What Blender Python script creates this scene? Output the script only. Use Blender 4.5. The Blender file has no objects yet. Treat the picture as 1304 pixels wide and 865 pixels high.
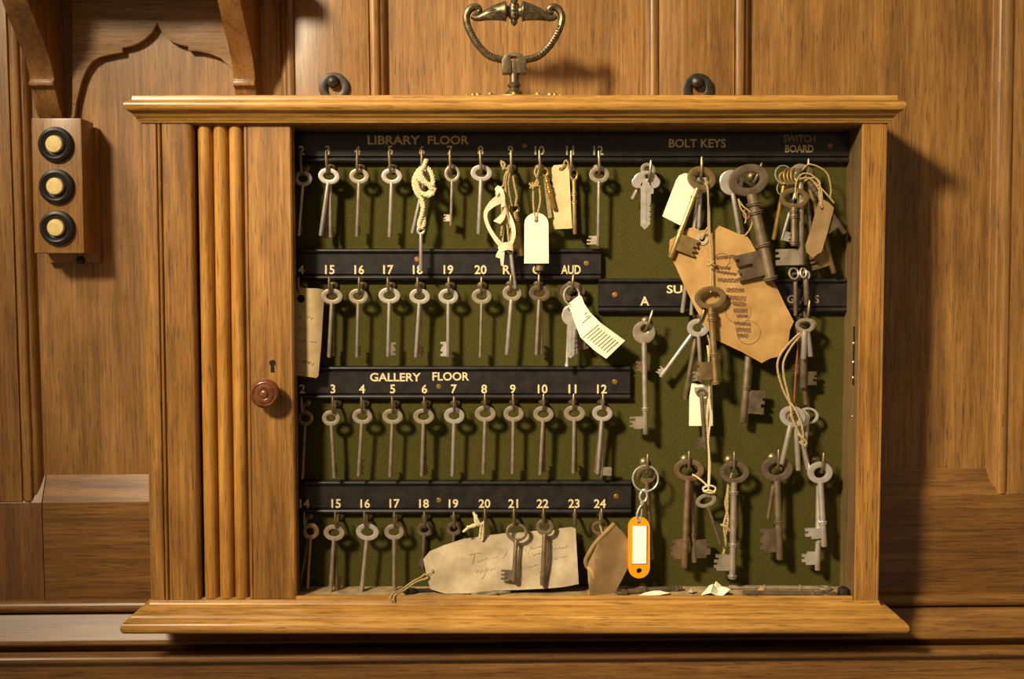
import bpy, bmesh, math, random
from mathutils import Vector, Matrix

# ------------------------------------------------------------------ camera, world, lights
U = 0.00065          # metres per working unit (one unit = one photo pixel on the cabinet front)
F = 1350.0           # focal length in photo pixels (1304 wide)
CAMD = 1350.0
ZOFF = 1.50          # camera height in metres
PITCH = math.radians(3.1)
SP, CP = math.sin(PITCH), math.cos(PITCH)
random.seed(7)
sc = bpy.context.scene
COL = sc.collection

cam_d = bpy.data.cameras.new('camera')
cam = bpy.data.objects.new('camera', cam_d)
COL.objects.link(cam)
cam.location = (0, -CAMD * U, ZOFF)
cam.rotation_euler = (math.pi / 2 - PITCH, 0, 0)
cam_d.sensor_fit = 'HORIZONTAL'
cam_d.sensor_width = 36.0
cam_d.lens = 36.0 * F / 1304.0
cam_d.clip_start = 0.01
sc.camera = cam

sc.view_settings.view_transform = 'Standard'
sc.view_settings.look = 'None'
sc.view_settings.exposure = 0.08
sc.view_settings.gamma = 1.0
sc.view_settings.use_curve_mapping = False

world = bpy.data.worlds.new('world')
sc.world = world
world.use_nodes = True
bg = world.node_tree.nodes['Background']
bg.inputs[0].default_value = (1.0, 0.72, 0.45, 1)
bg.inputs[1].default_value = 0.19


def lamp(name, loc, target, power, radius, color, spread=180):
    l = bpy.data.lights.new(name, 'AREA')
    l.shape = 'DISK'
    l.size = radius * 2
    l.energy = power
    l.color = color
    l.spread = math.radians(spread)
    o = bpy.data.objects.new(name, l)
    COL.objects.link(o)
    o.location = loc
    o.rotation_euler = (Vector(target) - Vector(loc)).to_track_quat('-Z', 'Y').to_euler()
    return o


# the ceiling lamp up to the left of the photographer, and a dimmer one further along the room
lamp('ceiling_lamp_light', (-0.91, -1.27, ZOFF + 0.92), (0.11, 0, ZOFF - 0.03), 4.0, 0.125, (1.0, 0.83, 0.58), 43)
lamp('second_lamp_light', (-1.35, -0.92, ZOFF + 1.30), (0.1, 0, ZOFF), 11, 0.12, (1.0, 0.82, 0.58))


# ------------------------------------------------------------------ helpers
def px(u, v, y):
    """photo pixel on the plane at depth y (working units behind the cabinet front) -> working coordinates"""
    a = (u - 652.0) / F
    b = (432.0 - v) / F
    d = (a, CP + b * SP, -SP + b * CP)
    t = (y + CAMD) / d[1]
    return Vector((d[0] * t, y, d[2] * t))


def X(u, y=0.0):
    return px(u, 460, y).x


def Z(v, y=0.0):
    return px(652, v, y).z


def W(p):
    return Vector((p[0] * U, p[1] * U, p[2] * U + ZOFF))


ORG = {}


def props(o, label=None, cat=None, group=None, kind=None):
    if label: o['label'] = label
    if cat: o['category'] = cat
    if group: o['group'] = group
    if kind: o['kind'] = kind
    return o


def empty(name, org, label=None, cat=None, group=None, kind=None, rot=(0, 0, 0)):
    o = bpy.data.objects.new(name, None)
    o.empty_display_size = 0.01
    COL.objects.link(o)
    o.location = W(org)
    o.rotation_euler = rot
    ORG[o] = Vector(org)
    return props(o, label, cat, group, kind)


class MB:
    def __init__(s):
        s.v = []; s.f = []

    def add(s, vs, fs):
        b = len(s.v)
        s.v += [Vector(q) for q in vs]
        s.f += [tuple(i + b for i in q) for q in fs]
        return s

    def box(s, x0, x1, y0, y1, z0, z1):
        vs = [(x, y, z) for z in (z0, z1) for y in (y0, y1) for x in (x0, x1)]
        return s.add(vs, [(0, 2, 3, 1), (4, 5, 7, 6), (0, 1, 5, 4), (2, 6, 7, 3), (0, 4, 6, 2), (1, 3, 7, 5)])

    def ext_x(s, prof, x0, x1):       # closed (y,z) outline along x
        n = len(prof)
        vs = [(x0, y, z) for y, z in prof] + [(x1, y, z) for y, z in prof]
        fs = [(i, (i + 1) % n, (i + 1) % n + n, i + n) for i in range(n)]
        return s.add(vs, fs + [tuple(range(n))[::-1], tuple(range(n, 2 * n))])

    def ext_z(s, prof, z0, z1):       # closed (x,y) outline along z
        n = len(prof)
        vs = [(x, y, z0) for x, y in prof] + [(x, y, z1) for x, y in prof]
        fs = [(i, (i + 1) % n, (i + 1) % n + n, i + n) for i in range(n)]
        return s.add(vs, fs + [tuple(range(n))[::-1], tuple(range(n, 2 * n))])

    def ext_y(s, prof, y0, y1):       # closed (x,z) outline along y
        n = len(prof)
        vs = [(x, y0, z) for x, z in prof] + [(x, y1, z) for x, z in prof]
        fs = [(i, (i + 1) % n, (i + 1) % n + n, i + n) for i in range(n)]
        return s.add(vs, fs + [tuple(range(n))[::-1], tuple(range(n, 2 * n))])

    def tube(s, pts, r, n=8, closed=False, flat=1.0, up=None):
        pts = [Vector(p) for p in pts]
        m = len(pts)
        if not isinstance(r, (list, tuple)): r = [r] * m
        tang = []
        for i in range(m):
            if closed: t = pts[(i + 1) % m] - pts[i - 1]
            else: t = pts[min(i + 1, m - 1)] - pts[max(i - 1, 0)]
            tang.append(t.normalized() if t.length > 1e-9 else Vector((0, 0, 1)))
        ref = Vector(up) if up else (Vector((0, 1, 0)) if abs(tang[0].y) < 0.9 else Vector((1, 0, 0)))
        nrm = (ref - tang[0] * ref.dot(tang[0])).normalized()
        vs = []
        for i in range(m):
            if up: nrm = (Vector(up) - tang[i] * Vector(up).dot(tang[i]))
            else: nrm = nrm - tang[i] * nrm.dot(tang[i])
            if nrm.length < 1e-6: nrm = tang[i].orthogonal()
            nrm.normalize()
            bn = tang[i].cross(nrm)
            for k in range(n):
                a = 2 * math.pi * k / n
                vs.append(pts[i] + nrm * (math.cos(a) * r[i] * flat) + bn * (math.sin(a) * r[i]))
        fs = []
        for i in range(m if closed else m - 1):
            j = (i + 1) % m
            for k in range(n):
                l = (k + 1) % n
                fs.append((i * n + k, i * n + l, j * n + l, j * n + k))
        if not closed:
            fs += [tuple(range(n))[::-1], tuple(range((m - 1) * n, m * n))]
        return s.add(vs, fs)

    def lathe(s, prof, n=16, axis='z', c=(0, 0, 0)):   # prof (r, h); axis z up, or y towards the viewer (-y)
        c = Vector(c)
        vs = []
        for r, h in prof:
            for k in range(n):
                a = 2 * math.pi * k / n
                if axis == 'z': vs.append(c + Vector((r * math.cos(a), r * math.sin(a), h)))
                elif axis == 'y': vs.append(c + Vector((r * math.cos(a), -h, r * math.sin(a))))
                else: vs.append(c + Vector((h, r * math.cos(a), r * math.sin(a))))
        m = len(prof)
        fs = [(i * n + k, i * n + (k + 1) % n, (i + 1) * n + (k + 1) % n, (i + 1) * n + k) for i in range(m - 1) for k in range(n)]
        fs += [tuple(range(n))[::-1], tuple(range((m - 1) * n, m * n))]
        return s.add(vs, fs)

    def ball(s, c, r, n=10):
        m = n // 2
        prof = [(max(r * math.sin(math.pi * i / m), 0.02 * r), -r * math.cos(math.pi * i / m)) for i in range(m + 1)]
        return s.lathe(prof, n, 'z', c)

    def ring(s, rw, rh, hw, hh, t, c=(0, 0), n=32, sec=12, hc=(0, 0), yo=0.0):
        """flat oval ring in the x-z plane: outer half axes rw,rh, hole hw,hh, half thickness t"""
        vs = []
        for i in range(n):
            a = 2 * math.pi * i / n
            ox, oz = c[0] + rw * math.cos(a), c[1] + rh * math.sin(a)
            ix, iz = c[0] + hc[0] + hw * math.cos(a), c[1] + hc[1] + hh * math.sin(a)
            for k in range(sec):
                b = 2 * math.pi * k / sec + math.pi / sec
                cb = math.copysign(abs(math.cos(b)) ** 0.32, math.cos(b))
                sb = math.copysign(abs(math.sin(b)) ** 0.32, math.sin(b))
                f = 0.5 + 0.5 * cb
                vs.append((ix + (ox - ix) * f, yo + t * sb, iz + (oz - iz) * f))
        fs = []
        for i in range(n):
            j = (i + 1) % n
            for k in range(sec):
                l = (k + 1) % sec
                fs.append((i * sec + k, j * sec + k, j * sec + l, i * sec + l))
        return s.add(vs, fs)

    def rot_z(s, ang, start=0):
        m = Matrix.Rotation(ang, 3, 'Z')
        for i in range(start, len(s.v)): s.v[i] = m @ s.v[i]
        return s

    def build(s, name, mat, parent=None, world=True, smooth=True, bevel=0.0, label=None, cat=None, group=None, kind=None, org=None, ang=32):
        """world=True: vertices are given in working coordinates, made local to the parent's origin"""
        me = bpy.data.meshes.new(name)
        root = parent
        o0 = Vector((0, 0, 0))
        if parent is not None:
            while root.parent is not None: root = root.parent
            if world: o0 = ORG[root]
        else:
            if org is None and world:
                n = max(1, len(s.v))
                org = Vector((sum(q.x for q in s.v) / n, sum(q.y for q in s.v) / n, min(q.z for q in s.v)))
            o0 = Vector(org) if world else o0
        me.from_pydata([((q - o0) * U) for q in s.v], [], s.f)
        bm = bmesh.new(); bm.from_mesh(me)
        bmesh.ops.recalc_face_normals(bm, faces=bm.faces[:])
        if bevel:
            es = [e for e in bm.edges if len(e.link_faces) == 2 and e.calc_face_angle(0) > 0.6]
            bmesh.ops.bevel(bm, geom=es, offset=bevel * U, segments=2, profile=0.6, affect='EDGES', clamp_overlap=True)
        bm.to_mesh(me); bm.free()
        if smooth:
            me.polygons.foreach_set('use_smooth', [True] * len(me.polygons))
            me.set_sharp_from_angle(angle=math.radians(ang))
        me.materials.append(mat)
        o = bpy.data.objects.new(name, me)
        COL.objects.link(o)
        if parent is not None: o.parent = parent
        else:
            o.location = W(org); ORG[o] = Vector(org)
        return props(o, label, cat, group, kind)


def spline(pts, k=6, closed=False):
    pts = [Vector(p) for p in pts]
    out = []
    n = len(pts)
    rng = n if closed else n - 1
    for i in range(rng):
        if closed:
            p0, p1, p2, p3 = pts[i - 1], pts[i], pts[(i + 1) % n], pts[(i + 2) % n]
        else:
            p0, p1, p2, p3 = pts[max(i - 1, 0)], pts[i], pts[i + 1], pts[min(i + 2, n - 1)]
        for j in range(k):
            t = j / k
            out.append(0.5 * ((2 * p1) + (p2 - p0) * t + (2 * p0 - 5 * p1 + 4 * p2 - p3) * t * t + (3 * p1 - p0 - 3 * p2 + p3) * t ** 3))
    if not closed: out.append(pts[-1])
    return out


def pxs(pts):
    return [px(*p) for p in pts]


def twist(mb, path, r, strands=2, pitch=9.0, n=6):
    """a laid cord: strands winding round the path"""
    path = [Vector(p) for p in path]
    L = 0.0
    dist = [0.0]
    for i in range(1, len(path)):
        L += (path[i] - path[i - 1]).length
        dist.append(L)
    steps = max(6, int(L / (pitch / 5.0)))
    res = []
    j = 0
    for i in range(steps + 1):
        d = L * i / steps
        while j < len(dist) - 2 and dist[j + 1] < d: j += 1
        seg = max(dist[j + 1] - dist[j], 1e-6)
        res.append(path[j].lerp(path[j + 1], (d - dist[j]) / seg))
    for s in range(strands):
        pp = []
        for i, p in enumerate(res):
            t = (res[min(i + 1, steps)] - res[max(i - 1, 0)])
            t = t.normalized() if t.length > 1e-9 else Vector((0, 0, 1))
            ref = Vector((0, 1, 0)) if abs(t.y) < 0.95 else Vector((1, 0, 0))
            a1 = t.cross(ref).normalized(); a2 = t.cross(a1)
            ph = 2 * math.pi * (L * i / steps / pitch + s / strands)
            pp.append(p + (a1 * math.cos(ph) + a2 * math.sin(ph)) * r * 0.5)
        mb.tube(pp, r * 0.62, n)
    return mb


# ------------------------------------------------------------------ materials
def s2l(c):
    return tuple(((x / 255.0) / 12.92 if x / 255.0 <= 0.04045 else ((x / 255.0 + 0.055) / 1.055) ** 2.4) for x in c) + (1.0,)


def base_mat(name):
    m = bpy.data.materials.new(name)
    m.use_nodes = True
    nt = m.node_tree
    b = nt.nodes['Principled BSDF']
    return m, nt, b


def ramp(nt, fac, stops):
    r = nt.nodes.new('ShaderNodeValToRGB')
    e = r.color_ramp.elements
    e[0].position, e[0].color = stops[0]
    e[1].position, e[1].color = stops[-1]
    for p, c in stops[1:-1]:
        q = e.new(p); q.color = c
    nt.links.new(fac, r.inputs[0])
    return r.outputs[0]


def oak(name, axis, dark, mid, light, rough=0.38, figure=0.5, bump=0.12):
    m, nt, b = base_mat(name)
    L = nt.links.new
    tc = nt.nodes.new('ShaderNodeTexCoord')
    oi = nt.nodes.new('ShaderNodeObjectInfo')
    va = nt.nodes.new('ShaderNodeVectorMath'); va.operation = 'SCALE'
    cx = nt.nodes.new('ShaderNodeCombineXYZ')
    for i in range(3): L(oi.outputs['Random'], cx.inputs[i])
    L(cx.outputs[0], va.inputs[0]); va.inputs['Scale'].default_value = 3.7
    ad = nt.nodes.new('ShaderNodeVectorMath'); ad.operation = 'ADD'
    L(tc.outputs['Object'], ad.inputs[0]); L(va.outputs[0], ad.inputs[1])

    def noise(across, along, detail, dist, rgh=0.6):
        mp = nt.nodes.new('ShaderNodeMapping')
        s = [across, across, across]; s['xyz'.index(axis)] = along
        mp.inputs['Scale'].default_value = s
        L(ad.outputs[0], mp.inputs[0])
        nz = nt.nodes.new('ShaderNodeTexNoise')
        nz.inputs['Scale'].default_value = 1.0
        nz.inputs['Detail'].default_value = detail
        nz.inputs['Roughness'].default_value = rgh
        nz.inputs['Distortion'].default_value = dist
        L(mp.outputs[0], nz.inputs['Vector'])
        return nz.outputs['Fac']
    broad = noise(70, 5, 4, 1.2)
    fine = noise(560, 14, 4, 0.3)
    pores = noise(1000, 45, 2, 0.2)
    patch = noise(14, 7, 3, 0.5)
    fleck = noise(120, 60, 2, 2.5)
    mx = nt.nodes.new('ShaderNodeMix'); mx.data_type = 'FLOAT'
    mx.inputs[0].default_value = 0.45
    L(broad, mx.inputs[2]); L(fine, mx.inputs[3])
    m2 = nt.nodes.new('ShaderNodeMix'); m2.data_type = 'FLOAT'; m2.inputs[0].default_value = 0.25
    L(mx.outputs[0], m2.inputs[2]); L(patch, m2.inputs[3])
    col = ramp(nt, m2.outputs[0], [(0.38, s2l(dark)), (0.50, s2l(mid)), (0.63, s2l(light))])
    # medullary flecks
    fk = ramp(nt, fleck, [(0.60, (0, 0, 0, 1)), (0.70, (1, 1, 1, 1))])
    fm = nt.nodes.new('ShaderNodeMath'); fm.operation = 'MULTIPLY'; fm.inputs[1].default_value = 0.35 * figure
    L(fk, fm.inputs[0])
    c1 = nt.nodes.new('ShaderNodeMix'); c1.data_type = 'RGBA'
    L(fm.outputs[0], c1.inputs[0]); L(col, c1.inputs[6]); c1.inputs[7].default_value = s2l(light)
    # open pores
    pk = ramp(nt, pores, [(0.32, (1, 1, 1, 1)), (0.44, (0, 0, 0, 1))])
    pm = nt.nodes.new('ShaderNodeMath'); pm.operation = 'MULTIPLY'; pm.inputs[1].default_value = 0.62
    L(pk, pm.inputs[0])
    c2 = nt.nodes.new('ShaderNodeMix'); c2.data_type = 'RGBA'
    L(pm.outputs[0], c2.inputs[0]); L(c1.outputs[2], c2.inputs[6])
    c2.inputs[7].default_value = s2l(tuple(x * 0.45 for x in dark))
    L(c2.outputs[2], b.inputs['Base Color'])
    rr = nt.nodes.new('ShaderNodeMapRange')
    rr.inputs[3].default_value = rough + 0.04; rr.inputs[4].default_value = rough + 0.24
    L(patch, rr.inputs[0]); L(rr.outputs[0], b.inputs['Roughness'])
    bp = nt.nodes.new('ShaderNodeBump'); bp.inputs['Strength'].default_value = bump; bp.inputs['Distance'].default_value = 0.0006
    L(fine, bp.inputs['Height']); L(bp.outputs[0], b.inputs['Normal'])
    b.inputs['Specular IOR Level'].default_value = 0.3
    b.inputs['Coat Weight'].default_value = 0.6
    b.inputs['Coat Roughness'].default_value = 0.28
    return m


def plain(name, c1, c2, rough=0.5, metal=0.0, scale=400.0, bump=0.0, lo=0.35, hi=0.65, detail=3.0, spec=None):
    m, nt, b = base_mat(name)
    L = nt.links.new
    tc = nt.nodes.new('ShaderNodeTexCoord')
    nz = nt.nodes.new('ShaderNodeTexNoise')
    nz.inputs['Scale'].default_value = scale
    nz.inputs['Detail'].default_value = detail
    L(tc.outputs['Object'], nz.inputs['Vector'])
    L(ramp(nt, nz.outputs['Fac'], [(lo, s2l(c1)), (hi, s2l(c2))]), b.inputs['Base Color'])
    b.inputs['Roughness'].default_value = rough
    b.inputs['Metallic'].default_value = metal
    if spec is not None: b.inputs['Specular IOR Level'].default_value = spec
    if bump:
        bp = nt.nodes.new('ShaderNodeBump'); bp.inputs['Strength'].default_value = bump; bp.inputs['Distance'].default_value = 0.0005
        L(nz.outputs['Fac'], bp.inputs['Height']); L(bp.outputs[0], b.inputs['Normal'])
    return m


WV = oak('wall_oak_upright', 'z', (106, 73, 32), (140, 99, 47), (170, 125, 66), 0.40)
WR = oak('wall_oak_reddish', 'z', (100, 64, 32), (122, 82, 42), (142, 98, 54), 0.42)
WH = oak('wall_oak_level', 'x', (88, 58, 25), (118, 80, 35), (146, 104, 50), 0.34)
CV = oak('cabinet_oak_upright', 'z', (108, 73, 28), (146, 101, 43), (180, 131, 62), 0.33)
CH = oak('cabinet_oak_level', 'x', (132, 92, 34), (172, 125, 55), (206, 157, 80), 0.30)
CS = oak('slat_oak', 'z', (138, 92, 32), (174, 122, 50), (200, 148, 70), 0.30)
BH = oak('shelf_oak', 'z', (98, 64, 28), (132, 90, 42), (160, 114, 60), 0.36)
AP = oak('apron_oak', 'x', (104, 76, 44), (136, 102, 62), (166, 128, 84), 0.36)
BX = oak('bell_box_oak', 'z', (116, 78, 32), (140, 98, 44), (158, 114, 56), 0.36)
DUSTW = plain('dusty_floor_wood', (136, 112, 76), (172, 146, 104), 0.75, 0, 90, 0.1)
CANVAS = plain('slat_canvas', (30, 20, 10), (42, 28, 14), 0.9)
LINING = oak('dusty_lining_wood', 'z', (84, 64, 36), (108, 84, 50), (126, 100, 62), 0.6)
FELT = plain('green_felt', (56, 54, 20), (77, 72, 31), 0.95, 0, 700, 0.35, 0.3, 0.7, 4, 0.1)
BLACK = plain('black_paint', (26, 23, 22), (40, 35, 32), 0.36, 0, 120, 0.03)
LETTER = plain('cream_paint', (196, 176, 130), (226, 208, 160), 0.6, 0, 900)
LETTERMID = plain('shaded_cream_paint', (186, 164, 116), (214, 192, 142), 0.65, 0, 1500)  # slightly darker cream: cornice shade put into the title letters
LETTERDIM = plain('worn_cream_paint', (112, 98, 72), (152, 134, 100), 0.7, 0, 1500)
STEEL = plain('worn_steel', (190, 182, 168), (214, 206, 192), 0.34, 0.62, 120, 0.02)
DULL = plain('dull_steel', (156, 143, 121), (188, 174, 150), 0.36, 0.62, 110, 0.03)
IRON = plain('brown_iron', (98, 84, 66), (128, 111, 88), 0.38, 0.58, 110, 0.04)
RUST = plain('rusty_iron', (102, 81, 57), (132, 108, 79), 0.48, 0.5, 130, 0.06)
BRASS = plain('old_brass', (160, 134, 80), (188, 160, 102), 0.34, 0.78, 110, 0.02)
GOLD = plain('bright_brass', (186, 150, 70), (214, 180, 96), 0.3, 0.8, 110)
BRONZE = plain('bronze', (128, 106, 68), (160, 135, 92), 0.36, 0.72, 110, 0.03)
NICKEL = plain('nickel', (214, 208, 196), (232, 226, 214), 0.22, 0.72, 120)
HOOKM = plain('hook_brass', (108, 94, 66), (136, 120, 88), 0.42, 0.7, 160)
HANDLE = plain('handle_bronze', (86, 76, 56), (120, 107, 80), 0.42, 0.72, 300, 0.06)
DARKMETAL = plain('black_iron', (46, 42, 36), (66, 60, 52), 0.45, 0.6, 200)
KNOBM = plain('knob_wood', (84, 46, 24), (116, 68, 38), 0.28, 0, 160)
EBON = plain('ebonite', (20, 18, 18), (32, 28, 27), 0.38, 0, 150)
IVORY = plain('ivory', (206, 182, 112), (222, 200, 134), 0.4, 0, 200)
HOLE = plain('hole_black', (8, 6, 5), (12, 9, 7), 0.9)
CARD = plain('white_card', (232, 224, 186), (246, 240, 206), 0.7, 0, 60)
MANILA = plain('manila_card', (196, 172, 118), (216, 194, 142), 0.75, 0, 70, 0.05)
BEIGE = plain('beige_card', (166, 142, 98), (188, 164, 118), 0.75, 0, 70, 0.05)  # beige made a little darker for the shutter's shadow on the tag
KRAFT = plain('kraft_card', (158, 120, 64), (180, 142, 82), 0.75, 0, 60, 0.06)
OLDPAPER = plain('old_paper', (158, 141, 110), (184, 167, 134), 0.8, 0, 70, 0.08)
BROWNPAPER = plain('brown_paper', (124, 98, 60), (148, 120, 76), 0.75, 0, 60, 0.06)
TAGEDGE = plain('olive_card', (120, 106, 66), (142, 126, 84), 0.8)
INK = plain('brown_ink', (120, 98, 68), (140, 116, 84), 0.8)
STAMPINK = plain('purple_stamp_ink', (108, 78, 54), (128, 94, 66), 0.8)
STAMPPALE = plain('pale_stamp_ink', (140, 104, 66), (152, 114, 76), 0.8)
TWINE = plain('twine', (150, 128, 82), (186, 164, 114), 0.9, 0, 900, 0.2)
ROPE = plain('cotton_rope', (200, 182, 136), (226, 210, 168), 0.9, 0, 900, 0.2)
TAPE = plain('cotton_tape', (202, 186, 148), (226, 212, 178), 0.9, 0, 500, 0.1)
REDSTRING = plain('red_string', (120, 66, 48), (150, 90, 66), 0.9)
ORANGE = plain('orange_plastic', (236, 146, 12), (244, 158, 22), 0.35, 0, 50)
WHITE = plain('white_label', (248, 246, 236), (252, 250, 244), 0.6)
SCREW = plain('brass_screw', (128, 104, 52), (160, 132, 72), 0.45, 0.7, 300)
COPPER = plain('copper_screw', (150, 92, 56), (176, 114, 74), 0.5, 0.5, 300)

# lighter copies of the metals: the round shanks' highlight put into their colour
SHANK_METAL = {
    STEEL: plain('shank_steel', (204, 196, 182), (224, 216, 202), 0.41, 0.80, 120, 0.02),
    DULL: plain('shank_dull_steel', (176, 162, 140), (202, 188, 166), 0.43, 0.80, 110, 0.02),
    IRON: plain('shank_iron', (122, 106, 84), (150, 132, 106), 0.48, 0.72, 110, 0.03),
    RUST: plain('shank_rusty_iron', (124, 100, 74), (150, 124, 94), 0.52, 0.70, 110, 0.04),
    NICKEL: plain('shank_nickel', (222, 216, 204), (236, 230, 218), 0.32, 0.83, 120),
    BRASS: plain('shank_brass', (176, 148, 92), (204, 176, 116), 0.42, 0.80, 110),
    BRONZE: plain('shank_bronze', (146, 122, 80), (174, 148, 102), 0.44, 0.79, 110, 0.02),
}

# ------------------------------------------------------------------ the panelled wall
ROLL = math.radians(0.45)      # the wall runs slightly out of level with the hung cabinet
PIV = px(652, 432, 110)
wall = empty('wall_back', PIV, kind='structure', label='golden oak panelled wall behind the key cabinet')
wall.rotation_euler = (0, -ROLL, 0)


def wl(u, v, y):
    p = px(u, v, y) - PIV
    c, s = math.cos(ROLL), math.sin(ROLL)
    return Vector((p.x * c + p.z * s, p.y, -p.x * s + p.z * c))


class WB(MB):
    def wbuild(s, name, mat, parent=None, **k):
        s.v = [Vector((q.x, q.y - 110, q.z)) for q in s.v]
        return s.build(name, mat, parent or wall, world=False, ang=18, **k)


def wx(u, y=110, v=300): return wl(u, v, y).x


ZT = 640.0                                     # top of what is built
z_ch_t = wl(120, 604, 125).z                   # chamfer meets the panels
z_ch_b = wl(120, 638, 108).z
z_rail_b = wl(100, 768, 108).z
XL, XR = -1150.0, 1150.0
xs = {k: wx(k, 110, 60) for k in (10, 376, 470, 840, 935, 1292)}
stiles = [(XL, xs[10]), (xs[376], xs[470]), (xs[840], xs[935]), (xs[1292], XR)]
for a, b in stiles:
    WB().box(a, b, 107.5, 140, z_ch_b, ZT).wbuild('stile', WV, bevel=0.8)
panels = [(xs[10], xs[376]), (xs[470], xs[840]), (xs[935], xs[1292])]
for a, b in panels:
    WB().box(a - 3, b + 3, 125, 140, z_ch_t - 14, ZT).wbuild('panel', WV)
    for sgn, e in ((1, a), (-1, b)):
        prof = [(0, 112), (0, 110.5)]
        for k in range(9):
            t = math.pi * k / 8
            prof.append((7.5 - 6.5 * math.cos(t), 111 - 4.6 * math.sin(t)))
        prof += [(14.4, 112), (15, 113)]
        for k in range(7):
            t = math.pi / 2 * k / 6
            prof.append((15 + 7.5 * math.sin(t), 113 + 11 * (1 - math.cos(t))))
        prof += [(24, 125.4), (24, 134), (0, 134)]
        zb = z_ch_b + 1
        WB().ext_z([(e + sgn * x, y) for x, y in prof], zb, ZT).wbuild('panel_moulding', WV)

# chamfered rail under the panels, jointed at the left
xj = wx(55, 108, 700)
prof = [(125.1, z_ch_t + 2), (125.1, z_ch_t), (108.8, z_ch_b), (108, z_ch_b - 1.6), (108, z_rail_b - 20), (140, z_rail_b - 20), (140, z_ch_t + 2)]
WB().ext_x(prof, xj + 0.6, XR).wbuild('rail', WH, bevel=0.6)
WB().ext_x([(y + 0.8 if y < 130 else y, z) for y, z in prof], XL, xj - 0.6).wbuild('rail', WR, bevel=0.6)
# bead, sloped ledge and lower mouldings
z_b0, z_b1 = wl(60, 766, 100).z, wl(60, 781, 100).z
r = (z_b0 - z_b1) / 2
prof = [(112, z_b0 + 1)] + [(104 - 8 * math.sin(math.pi * k / 8), z_b0 - r + r * math.cos(math.pi * k / 8)) for k in range(9)] + [(112, z_b1 - 1)]
WB().ext_x(prof, XL, XR).wbuild('bead_moulding', WH)
z_l0, z_l1 = wl(60, 782, 104).z, wl(60, 820, 76).z
prof = [(116, z_l0 + 2), (100.5, z_l0), (80, z_l1 + 3), (77, z_l1 + 1), (76.5, z_l1 - 1.5), (78, z_l1 - 4), (84, z_l1 - 7), (92, z_l1 - 11), (98, z_l1 - 17), (101, z_l1 - 26), (101, z_l1 - 60), (116, z_l1 - 60)]
WB().ext_x(prof, XL, XR).wbuild('ledge', WH)
# lower bead and panel, shaped forward so the base's shadow misses them
zq = wl(60, 842, 20).z
prof = [(46, zq + 3)] + [(26 - 7 * math.sin(math.pi * k / 8), zq + 5.5 * math.cos(math.pi * k / 8)) for k in range(9)] + [(46, zq - 7)]
WB().ext_x(prof, XL, XR).wbuild('bead_moulding', WH)
WB().box(XL, XR, 28, 46, zq - 420, zq - 5).wbuild('lower_panel', WH)
WB().box(XL, XR, 44, 116, zq - 30, zq - 16).wbuild('lower_top', WH)
# old nail holes in the left stile
for u, v in ((7, 631), (1, 343)):
    q = wl(u, v, 107)
    WB().lathe([(4.2, 0.0), (4.0, 1.2), (2.6, 1.2), (2.0, 0.4)], 12, 'y', (q.x, 109, q.z)).wbuild('nail_hole', HOLE if v > 400 else CARD)

# ------------------------------------------------------------------ the key cabinet
CX0, CX1 = -467.0, 474.0
IX1 = 442.5
ZTOP, ZBOT = 201.0, -411.0
YB, YF = 108.0, 60.0
cab = empty('key_cabinet', (3, 40, -447), 'golden oak key cabinet hung on the panelling with its sliding slatted shutter pushed left', 'cabinet')


def rectloops(prof, x0, x1, y0, y1):
    """moulding returned round three sides: prof (outset, z)"""
    mb = MB()
    vs = []
    for o, z in prof:
        vs += [(x0 - o, y1, z), (x0 - o, y0 - o, z), (x1 + o, y0 - o, z), (x1 + o, y1, z)]
    fs = []
    for i in range(len(prof) - 1):
        for k in range(4):
            l = (k + 1) % 4
            fs.append((i * 4 + k, i * 4 + l, (i + 1) * 4 + l, (i + 1) * 4 + k))
    fs += [(0, 3, 2, 1), tuple(range((len(prof) - 1) * 4, len(prof) * 4))]
    return mb.add(vs, fs)


cprof = [(2, 200.5), (3, 203), (5, 204.5), (5.5, 207), (7, 208), (8, 210), (10, 212), (13, 213.5), (15.5, 216), (17, 219.5), (16.5, 223), (15, 225.5), (12, 227), (10, 227.5), (9, 228), (8.5, 233), (7.5, 234)]
rectloops(cprof, CX0, CX1, 0, YB).build('cornice', CH, cab, ang=50)
bprof = [(20, -447), (26, -446), (28.5, -443), (29.5, -439), (28.5, -435), (26, -431.5), (23, -430), (21, -429.5), (19.5, -427), (16, -423), (11, -420), (6, -418.5), (3, -417.5), (1, -415), (0.5, -412), (0, -411)]
rectloops(bprof, CX0, CX1, 0, YB).build('base_moulding', CH, cab, ang=50)
MB().box(-280, 441.5, 0.5, 7, -411.5, -405.8).build('front_lip', CH, cab, bevel=2.2)
MB().box(CX0 + 12, IX1 + 1, 7, YF, -416, -410).build('cabinet_floor', DUSTW, cab)
MB().box(CX0 + 12, IX1 + 1, 1.5, YF + 2, 198.5, 203).build('inner_top', CV, cab)
# left post with bead
a0, a1 = X(204), X(211)
prof = [(CX0, 1), (CX0 + 1, 0), (a0 - 1, 0), (a0, 1), (a0, 3)]
prof += [((a0 + a1) / 2 - (a1 - a0 - 2) / 2 * math.cos(math.pi * k / 6), 3 - 3.6 * math.sin(math.pi * k / 6)) for k in range(7)]
x2 = X(249)
prof += [(a1, 3), (a1, 1), (a1 + 1, 0), (x2 - 7, 0), (x2 - 3, 1), (x2 - 1, 3), (x2, 7), (x2, 34), (CX0, 34)]
MB().ext_z(prof, ZBOT, ZTOP + 1).build('left_post', CV, cab)
MB().box(CX0, CX0 + 13, 34, YB, ZBOT, ZTOP + 1).build('side_panel', CV, cab)
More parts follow.
